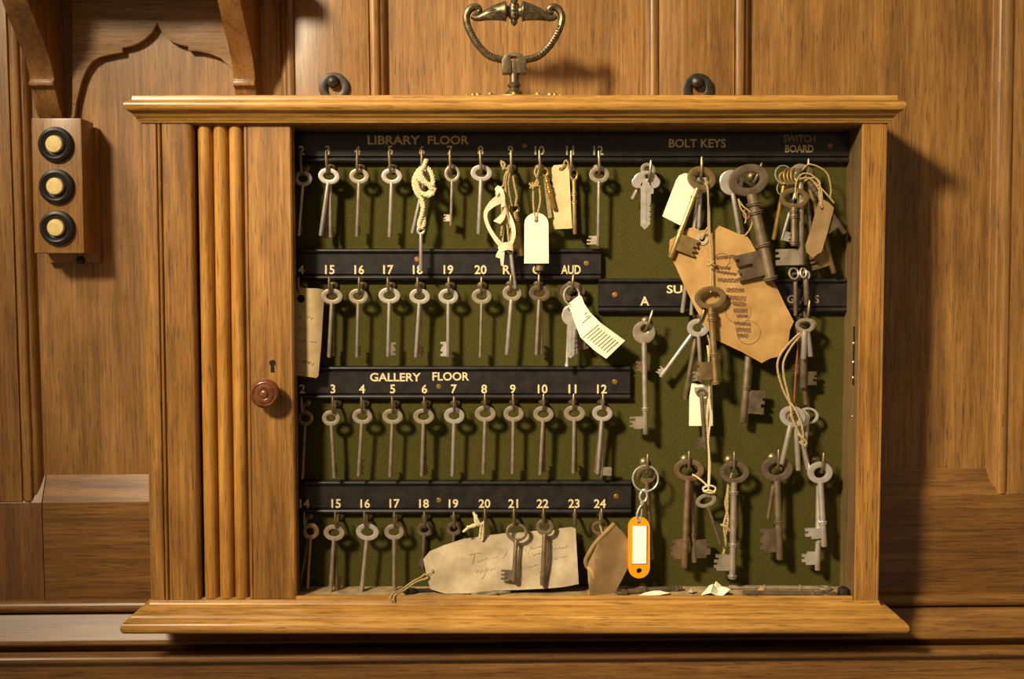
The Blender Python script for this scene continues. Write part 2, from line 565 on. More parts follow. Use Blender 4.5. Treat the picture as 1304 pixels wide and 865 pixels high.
# right stile and side
prof = [(IX1, 1), (IX1 + 1, 0), (CX1 - 5, 0), (CX1 - 4.4, 1.2), (CX1 - 3.6, 0.4), (CX1 - 0.8, 0.4), (CX1, 1.4), (CX1, 22), (IX1, 22)]
MB().ext_z(prof, ZBOT, ZTOP + 1).build('right_stile', CV, cab)
MB().box(IX1 + 0.4, CX1 - 0.4, 22, YB, ZBOT, ZTOP + 1).build('side_panel', CV, cab)
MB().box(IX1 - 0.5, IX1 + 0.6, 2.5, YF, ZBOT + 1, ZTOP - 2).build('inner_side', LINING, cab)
MB().box(CX0 + 13, IX1 + 1, YF, YF + 5, ZBOT, ZTOP + 1).build('felt_back_board', FELT, cab, label='olive green felt backing')
MB().box(CX0 + 13, IX1 + 1, YB - 9, YB - 1, ZBOT, ZTOP + 1).build('back_panel', WV, cab)
# sliding tambour shutter: slats, canvas, leading stile
shutter = MB().box(X(246), X(314), 17, 20, ZBOT + 1, ZTOP).build('sliding_shutter', CANVAS, cab, label='slatted sliding shutter')
for c in (261.8, 281.6, 301.4):
    xc = X(c)
    prof = [(xc - 9.6, 17), (xc - 9.6, 14)] + [(xc - 9.0 * math.cos(math.pi * k / 12), 14 - 9.5 * math.sin(math.pi * k / 12)) for k in range(13)] + [(xc + 9.6, 14), (xc + 9.6, 17)]
    MB().ext_z(prof, ZBOT + 1, ZTOP).build('slat', CS, shutter)
s0, s1 = X(313), X(373)
prof = [(s0, 6), (s0 + 1, 5), (s0 + 3.4, 5), (s0 + 4, 6.5), (s0 + 4.8, 6.5), (s0 + 5.4, 5), (s1 - 2, 5), (s1, 7), (s1, 26), (s0, 26)]
MB().ext_z(prof, ZBOT + 1, ZTOP).build('leading_stile', CV, shutter)
kp = px(342, 499, 5)
MB().lathe([(11, -1), (11, 2), (8, 4), (7.5, 8), (11, 11), (17, 14), (19, 18), (18.5, 21), (16, 24), (14.5, 24.6), (13.5, 23.6), (12.5, 23.6), (11.5, 24.8), (8, 25.6), (6.6, 25.2), (5.8, 24.4), (5, 25.4), (3, 26.4), (1, 26.6)], 28, 'y', kp).build('knob', KNOBM, shutter, label='turned wooden knob')
q = px(347, 462, 5)
kh = [(q.x + 4.2 * math.cos(a), q.z + 4.2 * math.sin(a)) for a in [math.radians(-60 + 300 * k / 12) for k in range(13)]] + [(q.x - 2.6, q.z - 12), (q.x + 2.6, q.z - 12)]
MB().ext_y(kh, 4.7, 5.6).build('keyhole', HOLE, shutter)
# strike plate on the inner right side
z0, z1 = Z(490, 20), Z(415, 20)
MB().box(IX1 - 1.1, IX1 + 0.3, 14, 20, z0, z1).build('strike_plate', DARKMETAL, cab, label='narrow dark metal strike plate')
for zz in (z0 + 10, z0 + 30, z1 - 22):
    MB().ball((IX1 - 1.4, 17, zz), 2.0, 8).build('screw', DULL, cab)
MB().ball((IX1 - 0.5, 20, Z(530, 20)), 1.8, 8).build('screw', SCREW, cab)


# label boards
def board(u0, u1, v0, v1, label):
    y = 50.0
    x0, x1 = px(u0, 400, y).x, px(u1, 400, y).x
    zt, zb = Z(v0, y), Z(v1, y)
    prof = [(YF, zt), (54, zt)]
    prof += [(y + 3 - 3.6 * math.sin(math.pi * k / 6), zt - 3 + 3 * math.cos(math.pi * k / 6)) for k in range(7)]
    prof += [(y + 3, zt - 7), (y, zt - 8), (y, zb + 9), (y + 3, zb + 8)]
    prof += [(y + 3 - 4.0 * math.sin(math.pi * k / 6), zb + 4 + 3.6 * math.cos(math.pi * k / 6)) for k in range(7)]
    prof += [(54, zb), (YF, zb)]
    return MB().ext_x(prof, x0, x1).build('label_board', BLACK, cab, label=label)


def text(parent, s, u, v, h, w=None, mat=LETTER, y=49.7, name='lettering', weight=0.022, tilt=0.0):
    cu = bpy.data.curves.new('t', 'FONT')
    cu.body = s; cu.size = 1.0; cu.offset = weight; cu.resolution_u = 3
    to = bpy.data.objects.new('t', cu)
    COL.objects.link(to)
    dg = bpy.context.evaluated_depsgraph_get()
    me = bpy.data.meshes.new_from_object(to.evaluated_get(dg))
    bpy.data.objects.remove(to); bpy.data.curves.remove(cu)
    xs_ = [q.co.x for q in me.vertices]; ys_ = [q.co.y for q in me.vertices]
    c = px(u, v, y)
    k = (1 + y / CAMD)
    sz = h * k / (max(ys_) - min(ys_))
    sx = sz if w is None else w * k / (max(xs_) - min(xs_))
    mx_, my_ = (max(xs_) + min(xs_)) / 2, (max(ys_) + min(ys_)) / 2
    mb = MB()
    ct, st = math.cos(tilt), math.sin(tilt)
    vs = []
    for q in me.vertices:
        a, b = (q.co.x - mx_) * sx, (q.co.y - my_) * sz
        vs.append((c.x + a * ct - b * st, y, c.z + a * st + b * ct))
    mb.add(vs, [tuple(p.vertices) for p in me.polygons])
    bpy.data.meshes.remove(me)
    return mb.build(name, mat, parent, smooth=False)


def screw(parent, u, v, mat=SCREW, r=3.6):
    c = px(u, v, 50)
    mb = MB().lathe([(r, -1), (r, 0.3), (r * 0.8, 0.9), (0.3, 1.1)], 12, 'y', c)
    return mb.build('screw', mat, parent)


b1 = board(378, 1082, 163, 207, 'black board lettered LIBRARY FLOOR, BOLT KEYS and SWITCH BOARD')
b2 = board(378, 765, 316, 357, 'black board numbered 14 to 20, R, C and AUD')
b2r = board(762, 1079, 354, 398, 'black board lettered A, SU and G A S')
b3 = board(378, 803, 466, 509, 'black board lettered GALLERY FLOOR, numbered 2 to 12')
b4 = board(378, 805, 612, 655, 'black board numbered 14 to 24')
text(b1, 'LIBRARY', 501.5, 178, 11, 66, LETTERMID)
text(b1, 'FLOOR', 571, 178, 11, 52, LETTERMID)
text(b1, 'BOLT KEYS', 888, 182, 11, 72)
text(b1, 'SWITCH', 1018, 176, 9.5, 40, LETTERDIM)
text(b1, 'BOARD', 1018, 189, 9.5, 36)
text(b3, 'GALLERY', 503.5, 480, 11, 65)
text(b3, 'FLOOR', 574, 479, 11, 47)
text(b2, 'R', 645, 343, 11.5)
text(b2, 'C', 683, 343, 11.5)
text(b2, 'AUD', 727, 343, 11.5, 25)
text(b2r, 'A', 821, 383, 11.5)
text(b2r, 'SU', 859, 368, 10.5, 20)
for ch, uu in (('G', 1007), ('A', 1023.5), ('S', 1040)): text(b2r, ch, uu, 380.5, 10.5, None, LETTERDIM)
for u, v, bd, m in ((668, 185, b1, SCREW), (1057, 185, b1, COPPER), (531, 330, b2, COPPER), (747, 335, b2, SCREW), (559, 492, b3, SCREW), (783, 486, b3, SCREW), (559, 637, b4, SCREW), (785, 632, b4, SCREW), (783, 375, b2r, COPPER)):
    screw(bd, u, v, m)
LIB1 = [('2', 384), ('3', 417), ('4', 455), ('5', 497), ('6', 537), ('7', 573), ('8', 612), ('9', 650), ('10', 687), ('11', 726), ('12', 762)]
LIB2 = [('14', 381), ('15', 420), ('16', 457.5), ('17', 494.5), ('18', 532), ('19', 571), ('20', 612)]
GAL1 = [('2', 385), ('3', 424), ('4', 461), ('5', 500), ('6', 540.5), ('7', 578), ('8', 616.5), ('9', 653), ('10', 691), ('11', 729), ('12', 766.5)]
GAL2 = [('14', 388), ('15', 428), ('16', 465), ('17', 502.5), ('18', 540), ('19', 577.5), ('20', 617), ('21', 653.5), ('22', 691), ('23', 731), ('24', 764)]
for row, vv, bd in ((LIB1, 191, b1), (LIB2, 343, b2), (GAL1, 495, b3), (GAL2, 641, b4)):
    for s, u in row: text(bd, s, u, vv, 11.5, None, LETTER, name='numeral')

# cup hooks: a round flange on the felt and an upturned prong
HOOKME = {}
YH = 36.0


def hook(u, v, tilt=0.0, dy=0.0, prong=19):
    """v: bottom of the hook in the photo"""
    c = px(u, v, YH + dy)
    if prong not in HOOKME:
        m = MB()
        m.lathe([(1.5, -1), (6.8, -0.6), (6.8, 1.2), (5.2, 3.2), (3.0, 4.4), (2.2, 7)], 14, 'y', (0, 22, 8))
        hp = spline([(0, 20, 8), (0, 12, 8), (0, 7, 5), (0, 3, 0), (0, -1.5, -2.6), (0, -6, -0.5), (0, -8.4, 6), (0, -8.8, prong * .6), (0, -8, prong)], 4)
        m.tube(hp, [2.0] * (len(hp) - 4) + [1.9, 1.7, 1.5, 1.1], 8)
        o = m.build('hook', HOOKM, cab, world=False)
        HOOKME[prong] = o.data
    else:
        o = bpy.data.objects.new('hook', HOOKME[prong]); COL.objects.link(o); o.parent = cab
    o.location = (c - ORG[cab]) * U
    o.rotation_euler = (0, tilt, 0)
    return o


for s, u in LIB1: hook(u + 1, 219, random.uniform(-.06, .06), 0, 27)
for s, u in LIB2: hook(u + 1, 371, random.uniform(-.04, .04))
for u in (650, 686, 728): hook(u, 368, random.uniform(-.05, .1))
for s, u in GAL1: hook(u + 1, 522 if u < 600 else 519, random.uniform(-.04, .04))
for s, u in GAL2: hook(u + 1, 668 if u < 600 else 664, random.uniform(-.04, .04))
for u, v, t in ((826, 228, .08), (892, 224, .0), (960, 230, .35), (1026, 226, .05), (823, 417, .3), (890, 410, .3), (1026, 405, .1), (823, 600, .03), (876, 596, 0), (933, 597, 0), (989, 594, 0), (1045, 598, .05)):
    hook(u, v, t, 0, 24)
hook(955, 400, 0, 15)

# handle on top of the cabinet
YHD = 24.0


def hpx(u, v, dy=0.0): return px(u, v, YHD + dy)


hd = MB()
for s in (-1, 1):
    arm = [(13, 76), (31, 71), (45, 58), (55, 42), (60, 29), (60.5, 19), (56, 11), (49, 8.6), (44, 12), (46.5, 16), (49.5, 14)]
    pts = spline([hpx(654.7 + s * a, v) for a, v in arm], 6)
    n = len(pts)
    hd.tube(pts, [4.7 if i < n * 0.72 else 4.7 - 2.3 * (i - n * .72) / (n * .28) for i in range(n)], 10, flat=1.3)
handle = hd.build('handle', HANDLE, cab, label='ornate bronze carrying handle')
bd = MB()
for s in (-1, 1):
    arm = spline([hpx(654.7 + s * a, v, -5.8) for a, v in [(24, 73), (40, 62), (51, 47), (57, 32)]], 5)
    for p in arm: bd.ball(p, 1.5, 6)
bd.build('beading', HANDLE, handle)
for s in (-1, 1):
    g = MB()
    path = [(54, 20, 3.2), (50, 22.5, 3.8), (45, 22.5, 4.2), (40, 20.8, 5.4), (33, 18, 7.6), (25, 16, 9.6), (17, 14.5, 11.2), (13.5, 14.2, 12), (11.5, 14, 13), (10, 14, 12.6), (9, 14, 7.5), (5.5, 14, 6)]
    g.tube([hpx(654.7 + s * a, v) for a, v, r in path], [r for a, v, r in path], 16)
    for k, (h0, h1) in enumerate(((-7, -3), (-3.5, 0), (0, 3.5), (3.2, 7))):     # acanthus ribs
        pts = spline([hpx(654.7 + s * 14, 14.5 - h0 * 1.15, -9.4 + abs(h0) * .5), hpx(654.7 + s * 22, 15.5 - h0, -8.8 + abs(h0) * .4), hpx(654.7 + s * 30, 17 - h1 * .8 + 2, -6.6), hpx(654.7 + s * 38, 20 - h1 * .3, -4.5)], 4)
        g.tube(pts, [2.5 * math.sin(math.pi * (0.15 + 0.8 * i / (len(pts) - 1))) + 0.3 for i in range(len(pts))], 6)
    g.build('grip', HANDLE, handle)
c = hpx(654.7, 14)
g = MB().lathe([(1, -18.5), (3.4, -16), (4.6, -13), (3.8, -11), (6.2, -9), (7.2, -5), (6.8, -3), (7.8, 0), (6.8, 3), (7.2, 5), (6.2, 9), (3.8, 11), (4.8, 13), (4.4, 17), (2.6, 20), (1, 22)], 14, 'z', c)
for dz in (-9, -4.5, 0, 4.5, 9): g.ball((c.x, c.y - 6.6, c.z + dz), 2.3, 8)
g.build('centre_bead', HANDLE, handle)
ctop, cbot = hpx(656, 68), hpx(656, 94)
w = 15.5
prof = [(c.x - w, cbot.z), (c.x - w, ctop.z - 10)] + [(c.x - w * math.cos(math.pi * k / 10), ctop.z - 10 + 10 * math.sin(math.pi * k / 10)) for k in range(1, 10)] + [(c.x + w, ctop.z - 10), (c.x + w, cbot.z), (c.x + 3.6, cbot.z), (c.x + 3.6, ctop.z - 5), (c.x - 4.4, ctop.z - 5), (c.x - 4.4, cbot.z)]
MB().ext_y(prof, YHD - 8, YHD + 8).build('hinge_block', HANDLE, handle, bevel=1.0)
MB().box(c.x - 4.2, c.x + 3.4, YHD - 5, YHD + 5, cbot.z - 2, ctop.z - 9).build('hinge_tongue', HANDLE, handle, bevel=0.8)
zp = 234.0
zc = cbot.z
MB().lathe([(9, zp), (10, zp + 2), (8, zp + 4), (10.5, zp + 6), (10.8, zp + 9), (7.6, zp + 12), (6.2, zp + 14), (8.0, zp + 16), (8.8, zp + 18.5), (6.5, zp + 21), (6.2, zc)], 18, 'z', (c.x, YHD, 0)).build('post', HANDLE, handle)
pl = MB()
out = []
for k in range(48):
    a = 2 * math.pi * k / 48
    rr = 1.0 + 0.10 * math.cos(12 * a)
    out.append((c.x + 62 * rr * math.cos(a), YHD + 19 * rr * math.sin(a)))
pl.ext_z(out, zp, zp + 3.2)
for k in range(12):
    a = 2 * math.pi * k / 12
    pl.ball((c.x + 60 * math.cos(a), YHD + 17 * math.sin(a), zp + 3.4), 3.4, 8)
for dx in (-46, -30, 30, 46): pl.ball((c.x + dx, YHD - 8, zp + 3.2), 4.2, 8)
pl.build('base_plate', BRASS, handle)
# hanging plates
for u, v in ((425.5, 111), (889, 112)):
    q = px(u, v, 104)
    hp_ = MB().ring(20.5, 20, 10.5, 11, 2, (q.x, q.z), 28, 8, yo=104)
    o = hp_.build('hanging_plate', DARKMETAL, cab, label='dark iron hanging plate')
    MB().lathe([(4, -8), (8, 0), (8.5, 3), (7, 6), (3.5, 8), (0.4, 8.6)], 14, 'y', px(u - 1.5, v - 7, 103)).build('screw', DARKMETAL, o)

# ------------------------------------------------------------------ wall shelf with brackets (upper left)
shelf = empty('bracket_shelf', px(200, 60, 110), 'dark oak bracket shelf with an ogee arched apron, cut off at the top left', 'shelf')
zs = Z(21, 112) + 46
MB().box(-668, -308, -2, 127, zs, zs + 22).build('shelf_board', BH, shelf, bevel=1)


def bracket(x0, x1, drop=36):
    zb = Z(103, 95)
    pr = [(127, zs), (-2, zs), (-2, zs - 8), (2, zs - 12)]
    H = zs - 12 - zb
    for k in range(1, 15):
        t = k / 14
        y = 2 + 88 * (0.5 - 0.5 * math.cos(math.pi * t)) ** 1.0 * (0.75 + 0.25 * t)
        pr.append((y, zs - 12 - (H - 3) * t))
    pr += [(90, zb), (87, zb - 1.5), (87, zb - 7), (93, zb - 9)]
    for k in range(6):
        t = k / 5
        pr.append((95 + 20 * t ** 1.6, zb - 10 - drop * t))
    pr += [(124.5, zb - 10 - drop)]
    return MB().ext_x(pr, x0, x1).build('bracket', BH, shelf, bevel=0.8)


bracket(-648, -615)
bracket(-374, -345, 28)
ap = [(92, -42), (92, 150), (95, 148), (97, 130), (104, 102), (110, 88), (117, 78), (127, 72), (140, 69), (156, 66), (156, 60.5), (166, 58.5), (176, 54.5), (185, 48.5), (193, 41), (198, 33), (200, 28), (202, 33), (206, 40), (213, 48), (222, 54), (231, 57), (239.5, 58.6), (240, 64), (252, 64.5), (266, 67.5), (280, 73), (290, 82), (298, 93), (304, 104), (308, 118), (310, 150), (316, 150), (316, -42)]
pp = [px(u, v, 114) for u, v in ap]
MB().ext_y([(p.x, p.z) for p in pp], 114, 123).build('apron', AP, shelf, bevel=0.6, label='ogee arched apron board')

# ------------------------------------------------------------------ bell push box
bell = empty('bell_push', px(73, 330, 120), 'oak bell push box with three black and cream buttons on left wall', 'bell push')
q0, q1 = px(39.5, 150, 72), px(107, 322, 72)
x0, x1, zb, zt = q0.x, q1.x, q1.z, q0.z
MB().box(x0 - 2, x1 + 4, 112, 127, zb - 12, zt - 6).build('backplate', BX, bell, bevel=2)
MB().box(x0, x1, 72, 114, zb, zt).build('block', BX, bell, bevel=1.6)
MB().lathe([(5, -2), (6.5, 3), (5, 7), (1, 9)], 10, 'z', px(103, 334, 112)).build('fixing_lug', DARKMETAL, bell)
for u, v in ((72, 184), (73, 237.5), (74, 290)):
    q = px(u, v, 72)
    o = MB().lathe([(23, -1), (23.5, 3), (22, 6.5), (18.5, 8), (16, 7), (14.5, 5), (13.5, 4.4), (12, 4.2), (2, 4.2)], 32, 'y', q).build('button_surround', EBON, bell, label='round black surround')
    MB().lathe([(11.4, 3.5), (11.4, 8.2), (10.4, 9.6), (6, 10), (1, 10)], 24, 'y', q).build('button', IVORY, o, label='cream push button')


# ------------------------------------------------------------------ keys
def key(label, bow, tip, y=36, rw=13.5, rh=10.5, hw=None, hh=None, sr=2.5, mat=STEEL, bit=None, collars=(), bt=1.7, ytip=None, hc=(0, 0), group=None, bow_mat=None, name='key', taper=1.0, blade=None, yaw=0.0):
    """bow, tip: photo pixels of the bow centre and of the tip. bit=(side, width, height, gap, turn, steps)"""
    a, b = px(bow[0], bow[1], y), px(tip[0], tip[1], y if ytip is None else ytip)
    d = b - a
    L = d.length
    th = math.atan2(-d.x, -d.z)
    phi = math.asin(max(-1, min(1, d.y / L)))
    root = empty(name, a, label, 'key', group, rot=(phi, th, 0))
    hw = rw * 0.52 if hw is None else hw
    hh = rh * 0.46 if hh is None else hh
    m = MB().ring(rw, rh, hw, hh, bt, (0, 0), 28 if rw < 17 else 40, 12, hc)
    if yaw: m.rot_z(yaw)
    m.build('bow', bow_mat or mat, root, world=False)
    z0 = -rh + 0.6
    if blade:
        bw, bth = blade
        out = [(-bw, z0 + 1), (-bw, -L + bw * .8), (-bw * .2, -L), (bw * .3, -L + bw * .4), (bw * .9, -L + bw * 1.1)]
        k = 7
        for i in range(k):
            t = (i + .5) / k
            zz = -L + bw * 1.6 + (L + z0 - bw * 4.2) * t
            out += [(bw * (.62 if i % 2 else .85), zz), (bw, zz + 2.2)]
        out += [(bw, z0 - bw), (bw * 1.5, z0 - bw * .9), (bw * 1.5, z0 + 1)]
        MB().ext_y(out, -bth, bth).build('blade', mat, root, world=False)
        MB().box(-bw * .35, bw * .1, -bth - .5, -bth + .1, -L + bw, z0 - 1).build('groove', mat, root, world=False)
        return root
    prof = [(sr, z0 + 1.5)]
    hs = -L
    ln = z0 - hs
    for f in sorted(collars):
        zc_ = z0 - ln * f
        prof += [(sr, zc_ + 2.4), (sr * 1.42, zc_ + 1.8), (sr * 1.42, zc_ + .5), (sr * 1.08, zc_), (sr * 1.35, zc_ - .7), (sr * 1.35, zc_ - 1.8), (sr, zc_ - 2.4)]
    prof += [(sr * taper, hs + 1.0), (sr * taper * .75, hs)]
    MB().lathe(prof, 12, 'z').build('shank', SHANK_METAL.get(mat, mat), root, world=False, ang=50)
    if bit:
        side, w, h, gap, turn, steps = bit
        zb_ = hs + gap
        out = [(sr * .3, zb_)]
        n = len(steps)
        for i, s in enumerate(steps):
            out += [(sr + w * s, zb_ + h * i / n), (sr + w * s, zb_ + h * (i + 1) / n)]
        out += [(sr * .3, zb_ + h)]
        m = MB().ext_y([(side * x, z) for x, z in out], -1.5 if w < 16 else -2.2, 1.5 if w < 16 else 2.2)
        m.rot_z(math.radians(turn))
        m.build('bit', mat, root, world=False)
    return root


S1 = (1, .62, 1, .8, .55, 1)
S2 = (1, 1, .6, 1, .75, 1, 1)
GL, GG = 'keys on the library floor hooks', 'keys on the gallery floor hooks'


def side_bit(side=1, turn=70, w=7, h=11, gap=2, st=S1): return (side, w, h, gap, side * turn, st)


# library floor, upper row
key('dull key on library hook two, half hidden behind the shutter edge', (386, 227), (380, 300), 40, 12, 10.5, mat=DULL, bit=side_bit(1, 80), group=GL)
key('left leaning front key of three on library hook three', (419, 224), (408, 300), 33, 14, 10.5, mat=STEEL, bit=side_bit(-1, 100), group=GL)
key('middle upright key of three on library hook three', (420.5, 225), (421, 302), 37.5, 13.5, 10.5, mat=DULL, bit=side_bit(1, 75), group=GL)
key('rearmost key of three on library hook three', (420, 226), (415.5, 303), 42, 13, 10.5, mat=IRON, bit=side_bit(1, 85), group=GL)
key('slim steel key hanging alone on library hook four', (457.5, 224), (454.5, 301), 36, 12.8, 10.2, mat=DULL, bit=side_bit(1, 82, 8, 12), group=GL)
key('slim steel key hanging alone on library hook five', (499, 224), (496, 302), 36, 13.6, 10.4, mat=STEEL, bit=side_bit(1, 84, 8, 14), group=GL)
key('steel key hanging in the white rope below library hook six', (536, 293), (536, 345), 30, 5.5, 6, sr=2.4, mat=STEEL, bit=side_bit(1, 85, 7, 10), group=GL)
key('key behind the white rope on library hook six', (541, 226), (525, 297), 42, 12.5, 10.5, mat=STEEL, bit=side_bit(1, 85), group=GL)
key('small round bow key with bit to the left on library hook seven', (576, 221), (574, 287.5), 36, 10.2, 11, 6.4, 6.6, 1.9, DULL, side_bit(-1, 20, 8, 9, 6), group=GL)
key('bright thick shanked steel key on library hook eight', (613, 220), (609.5, 298), 36, 14, 10.8, sr=2.9, mat=STEEL, bit=side_bit(1, 85, 6, 10), group=GL)
key('steel key tied below the white tape on library hook nine', (650, 318), (656, 367), 31, 5, 5.5, sr=2.6, mat=STEEL, bit=side_bit(1, 80, 6, 9), group=GL)
key('small ring bow key with wide dark shank behind tape, library hook nine', (655, 265), (664, 326), 40, 7.5, 7.5, 4, 4, 4.6, BRASS, None, (.15,), group=GL)
key('short bright brass key leaning right on library hook ten', (694, 219), (705, 265), 34, 5, 7, sr=2.8, mat=GOLD, bit=None, collars=(.1, .3, .45), group=GL)
key('small brass capped key below the white tag, library hook ten', (687, 330), (687, 345), 36, 6, 4, sr=6.5, mat=RUST, group=GL)
key('narrow brass key beside the manila tag on library hook eleven', (731, 222), (732, 298), 36, 5.5, 9, 3, 5, 2.7, BRASS, side_bit(1, 85, 6, 10), (.25, .4), group=GL)
key('larger dull key with small bit to the left on library hook twelve', (763, 222), (761.5, 313), 36, 13.2, 11, 7, 5.2, 2.4, DULL, side_bit(-1, 12, 12, 11, 2, (1, .6, 1, .5, .8)), group=GL)
# library floor, lower row
key('front key of two on library hook fifteen beside the beige tag', (423, 377), (419, 455), 34, 14, 10.5, sr=2.6, mat=DULL, bit=side_bit(1, 85), group=GL)
key('rear key of two on library hook fifteen', (424.5, 378), (424, 453), 40, 13, 10, mat=IRON, bit=side_bit(1, 80), group=GL)
key('slim dull key on library hook sixteen', (456.5, 377), (454.5, 455), 36, 12.6, 10.2, mat=DULL, bit=side_bit(1, 80, 9, 13), group=GL)
key('bright steel key with bit to the right on library hook seventeen', (496, 376), (494, 454), 36, 14.4, 10.6, mat=STEEL, bit=side_bit(1, 35, 8, 17), sr=2.5, group=GL)
key('front steel key of two on library hook eighteen', (534.6, 377), (529.5, 455), 34, 13.6, 10.4, mat=STEEL, group=GL)
key('rear dull key of two on library hook eighteen', (536, 377.5), (534, 454), 40, 12.6, 10, mat=DULL, bit=side_bit(1, 70), group=GL)
key('steel key with bit to the left on library hook nineteen', (571, 377), (570.5, 454.5), 36, 13, 10.4, mat=STEEL, bit=side_bit(-1, 25, 8, 19, 1), group=GL)
key('thin dark shanked key on library hook twenty', (613.5, 377), (611.5, 455), 36, 13.2, 10.4, sr=1.9, mat=DULL, bit=side_bit(1, 88), group=GL)
key('thick bright shanked key on the library hook lettered R', (652, 373), (645.5, 451.5), 36, 12.6, 10.6, sr=2.9, mat=STEEL, bow_mat=DULL, group=GL)
key('front key of two on the library hook lettered C', (687, 373), (683, 452), 34, 14, 10.8, sr=2.4, mat=DULL, bow_mat=IRON, bit=side_bit(1, 60, 7, 20, 1), group=GL)
key('rear key of two on the library hook lettered C', (688.5, 374), (689, 451), 40, 13.5, 10.5, mat=DULL, bit=side_bit(-1, 70, 6, 18, 1), group=GL)
# gallery floor, upper row
key('dull key on gallery hook two, half hidden behind the shutter edge', (388.7, 532), (384.7, 610), 40, 11, 10.5, mat=IRON, bit=side_bit(1, 85), group=GG)
key('key leaning right with notched tip on gallery hook three', (421.7, 532), (425.6, 609), 36, 11.8, 10.4, mat=DULL, bit=side_bit(1, 75, 7, 17), group=GG)
key('slender key leaning left on gallery hook four', (461.4, 530), (456.5, 606.5), 36, 13.3, 10.4, mat=DULL, bit=side_bit(1, 65, 8, 20), group=GG)
key('straight steel key on gallery hook five', (500, 530), (496.6, 607), 36, 13.6, 10.4, mat=DULL, bit=side_bit(1, 86), group=GG, sr=2.4)
key('front key of two on gallery hook six', (539.6, 530), (537, 606.5), 34, 13.6, 10.4, mat=DULL, bit=side_bit(1, 86), group=GG)
key('rear rusty key of two on gallery hook six', (540.5, 531), (541, 605), 40, 12.6, 10, mat=RUST, bit=side_bit(1, 80), group=GG)
key('brightest steel key of the row, on gallery hook seven', (578.4, 529), (576, 606.5), 36, 13.6, 10.8, mat=NICKEL, bit=side_bit(1, 86), group=GG)
key('steel key on gallery hook eight', (618, 526.5), (615.5, 603.5), 36, 13.8, 10.8, mat=DULL, bit=side_bit(1, 80), group=GG)
key('steel key on gallery hook nine', (654, 526.5), (652.7, 603.5), 36, 13.4, 10.6, mat=DULL, bit=side_bit(1, 84), group=GG)
key('front key of two on gallery hook ten', (692, 527), (687.7, 604.5), 34, 13.4, 10.6, mat=DULL, bit=side_bit(1, 88), group=GG)
key('rear key of two on gallery hook ten', (692.5, 528), (692, 601), 40, 12.5, 10, mat=IRON, bit=side_bit(1, 80), group=GG)
key('front key of two on gallery hook eleven', (731.5, 526), (730, 602.5), 34, 14, 10.8, mat=DULL, bit=side_bit(-1, 88), group=GG)
key('rear key of two on gallery hook eleven', (732, 527), (733, 600), 40, 13, 10, mat=IRON, bit=side_bit(-1, 80), group=GG)
key('front key of three on gallery hook twelve', (767, 526), (761, 603.5), 33, 13.4, 10.6, mat=STEEL, group=GG)
key('middle key of three on gallery hook twelve', (767.5, 526.5), (765.5, 607), 37.5, 13, 10.2, mat=DULL, bit=(1, 11, 11, 2, 5, (1, 1, 1)), group=GG)
key('rear dark key of three on gallery hook twelve', (767, 527), (758, 602), 42, 12.6, 10, mat=RUST, group=GG)
# gallery floor, lower row
key('front brass bow key on gallery hook fourteen at the shutter edge', (396, 676), (391, 749.6), 36, 11, 11, mat=BRONZE, bit=side_bit(1, 85), group=GG)
key('rear dark red key leaning left on gallery hook fourteen', (394, 677), (380, 755), 41, 10.5, 10, mat=RUST, bit=side_bit(1, 85), group=GG)
key('front key of two on gallery hook fifteen', (425.6, 678), (420.7, 753.5), 34, 14, 10.8, mat=DULL, sr=2.6, group=GG)
key('rear key with bit to the right of two on gallery hook fifteen', (427, 679), (428.5, 754), 40, 12.5, 10.2, mat=IRON, bit=side_bit(1, 50, 7, 18, 1), group=GG)
key('pale wide bow key leaning left on gallery hook sixteen', (468, 677), (460, 754.5), 35, 15.2, 11.4, 8, 5.6, mat=STEEL, bow_mat=STEEL, bit=side_bit(1, 80), group=GG)
key('straight steel key on gallery hook seventeen', (502, 677), (502, 752.5), 36, 13, 10.6, mat=DULL, sr=2.6, bit=side_bit(1, 80), group=GG)
key('small key with tip behind the long paper tag, gallery hook eighteen', (540.6, 674), (538.5, 724), 52, 10.4, 9.6, mat=IRON, bit=side_bit(-1, 50, 8, 12), group=GG)
key('key mostly hidden behind the long paper tag, gallery hook nineteen', (578, 673), (577, 745), 53, 10, 9.6, mat=IRON, group=GG)
key('dark round bow key with bit left, before the paper tag, gallery hook twenty-one', (658, 677.5), (654, 741), 33, 14.4, 12.4, 10, 8, 2.9, IRON, (-1, 14, 13, 2, 0, (1, .55, 1, .7, 1)), ytip=17, group=GG)
key('dark straight key before the paper tag on gallery hook twenty-two', (694, 671), (691, 745.6), 33, 11.8, 11, 6.2, 5.5, 3.3, IRON, side_bit(-1, 75, 6, 16, 2), ytip=17, group=GG)
key('small rusty ring key above the brown paper pouch, gallery hook twenty-four', (763, 672), (763, 702), 36, 10.5, 9.5, 6, 5.2, 2.2, RUST, group=GG)

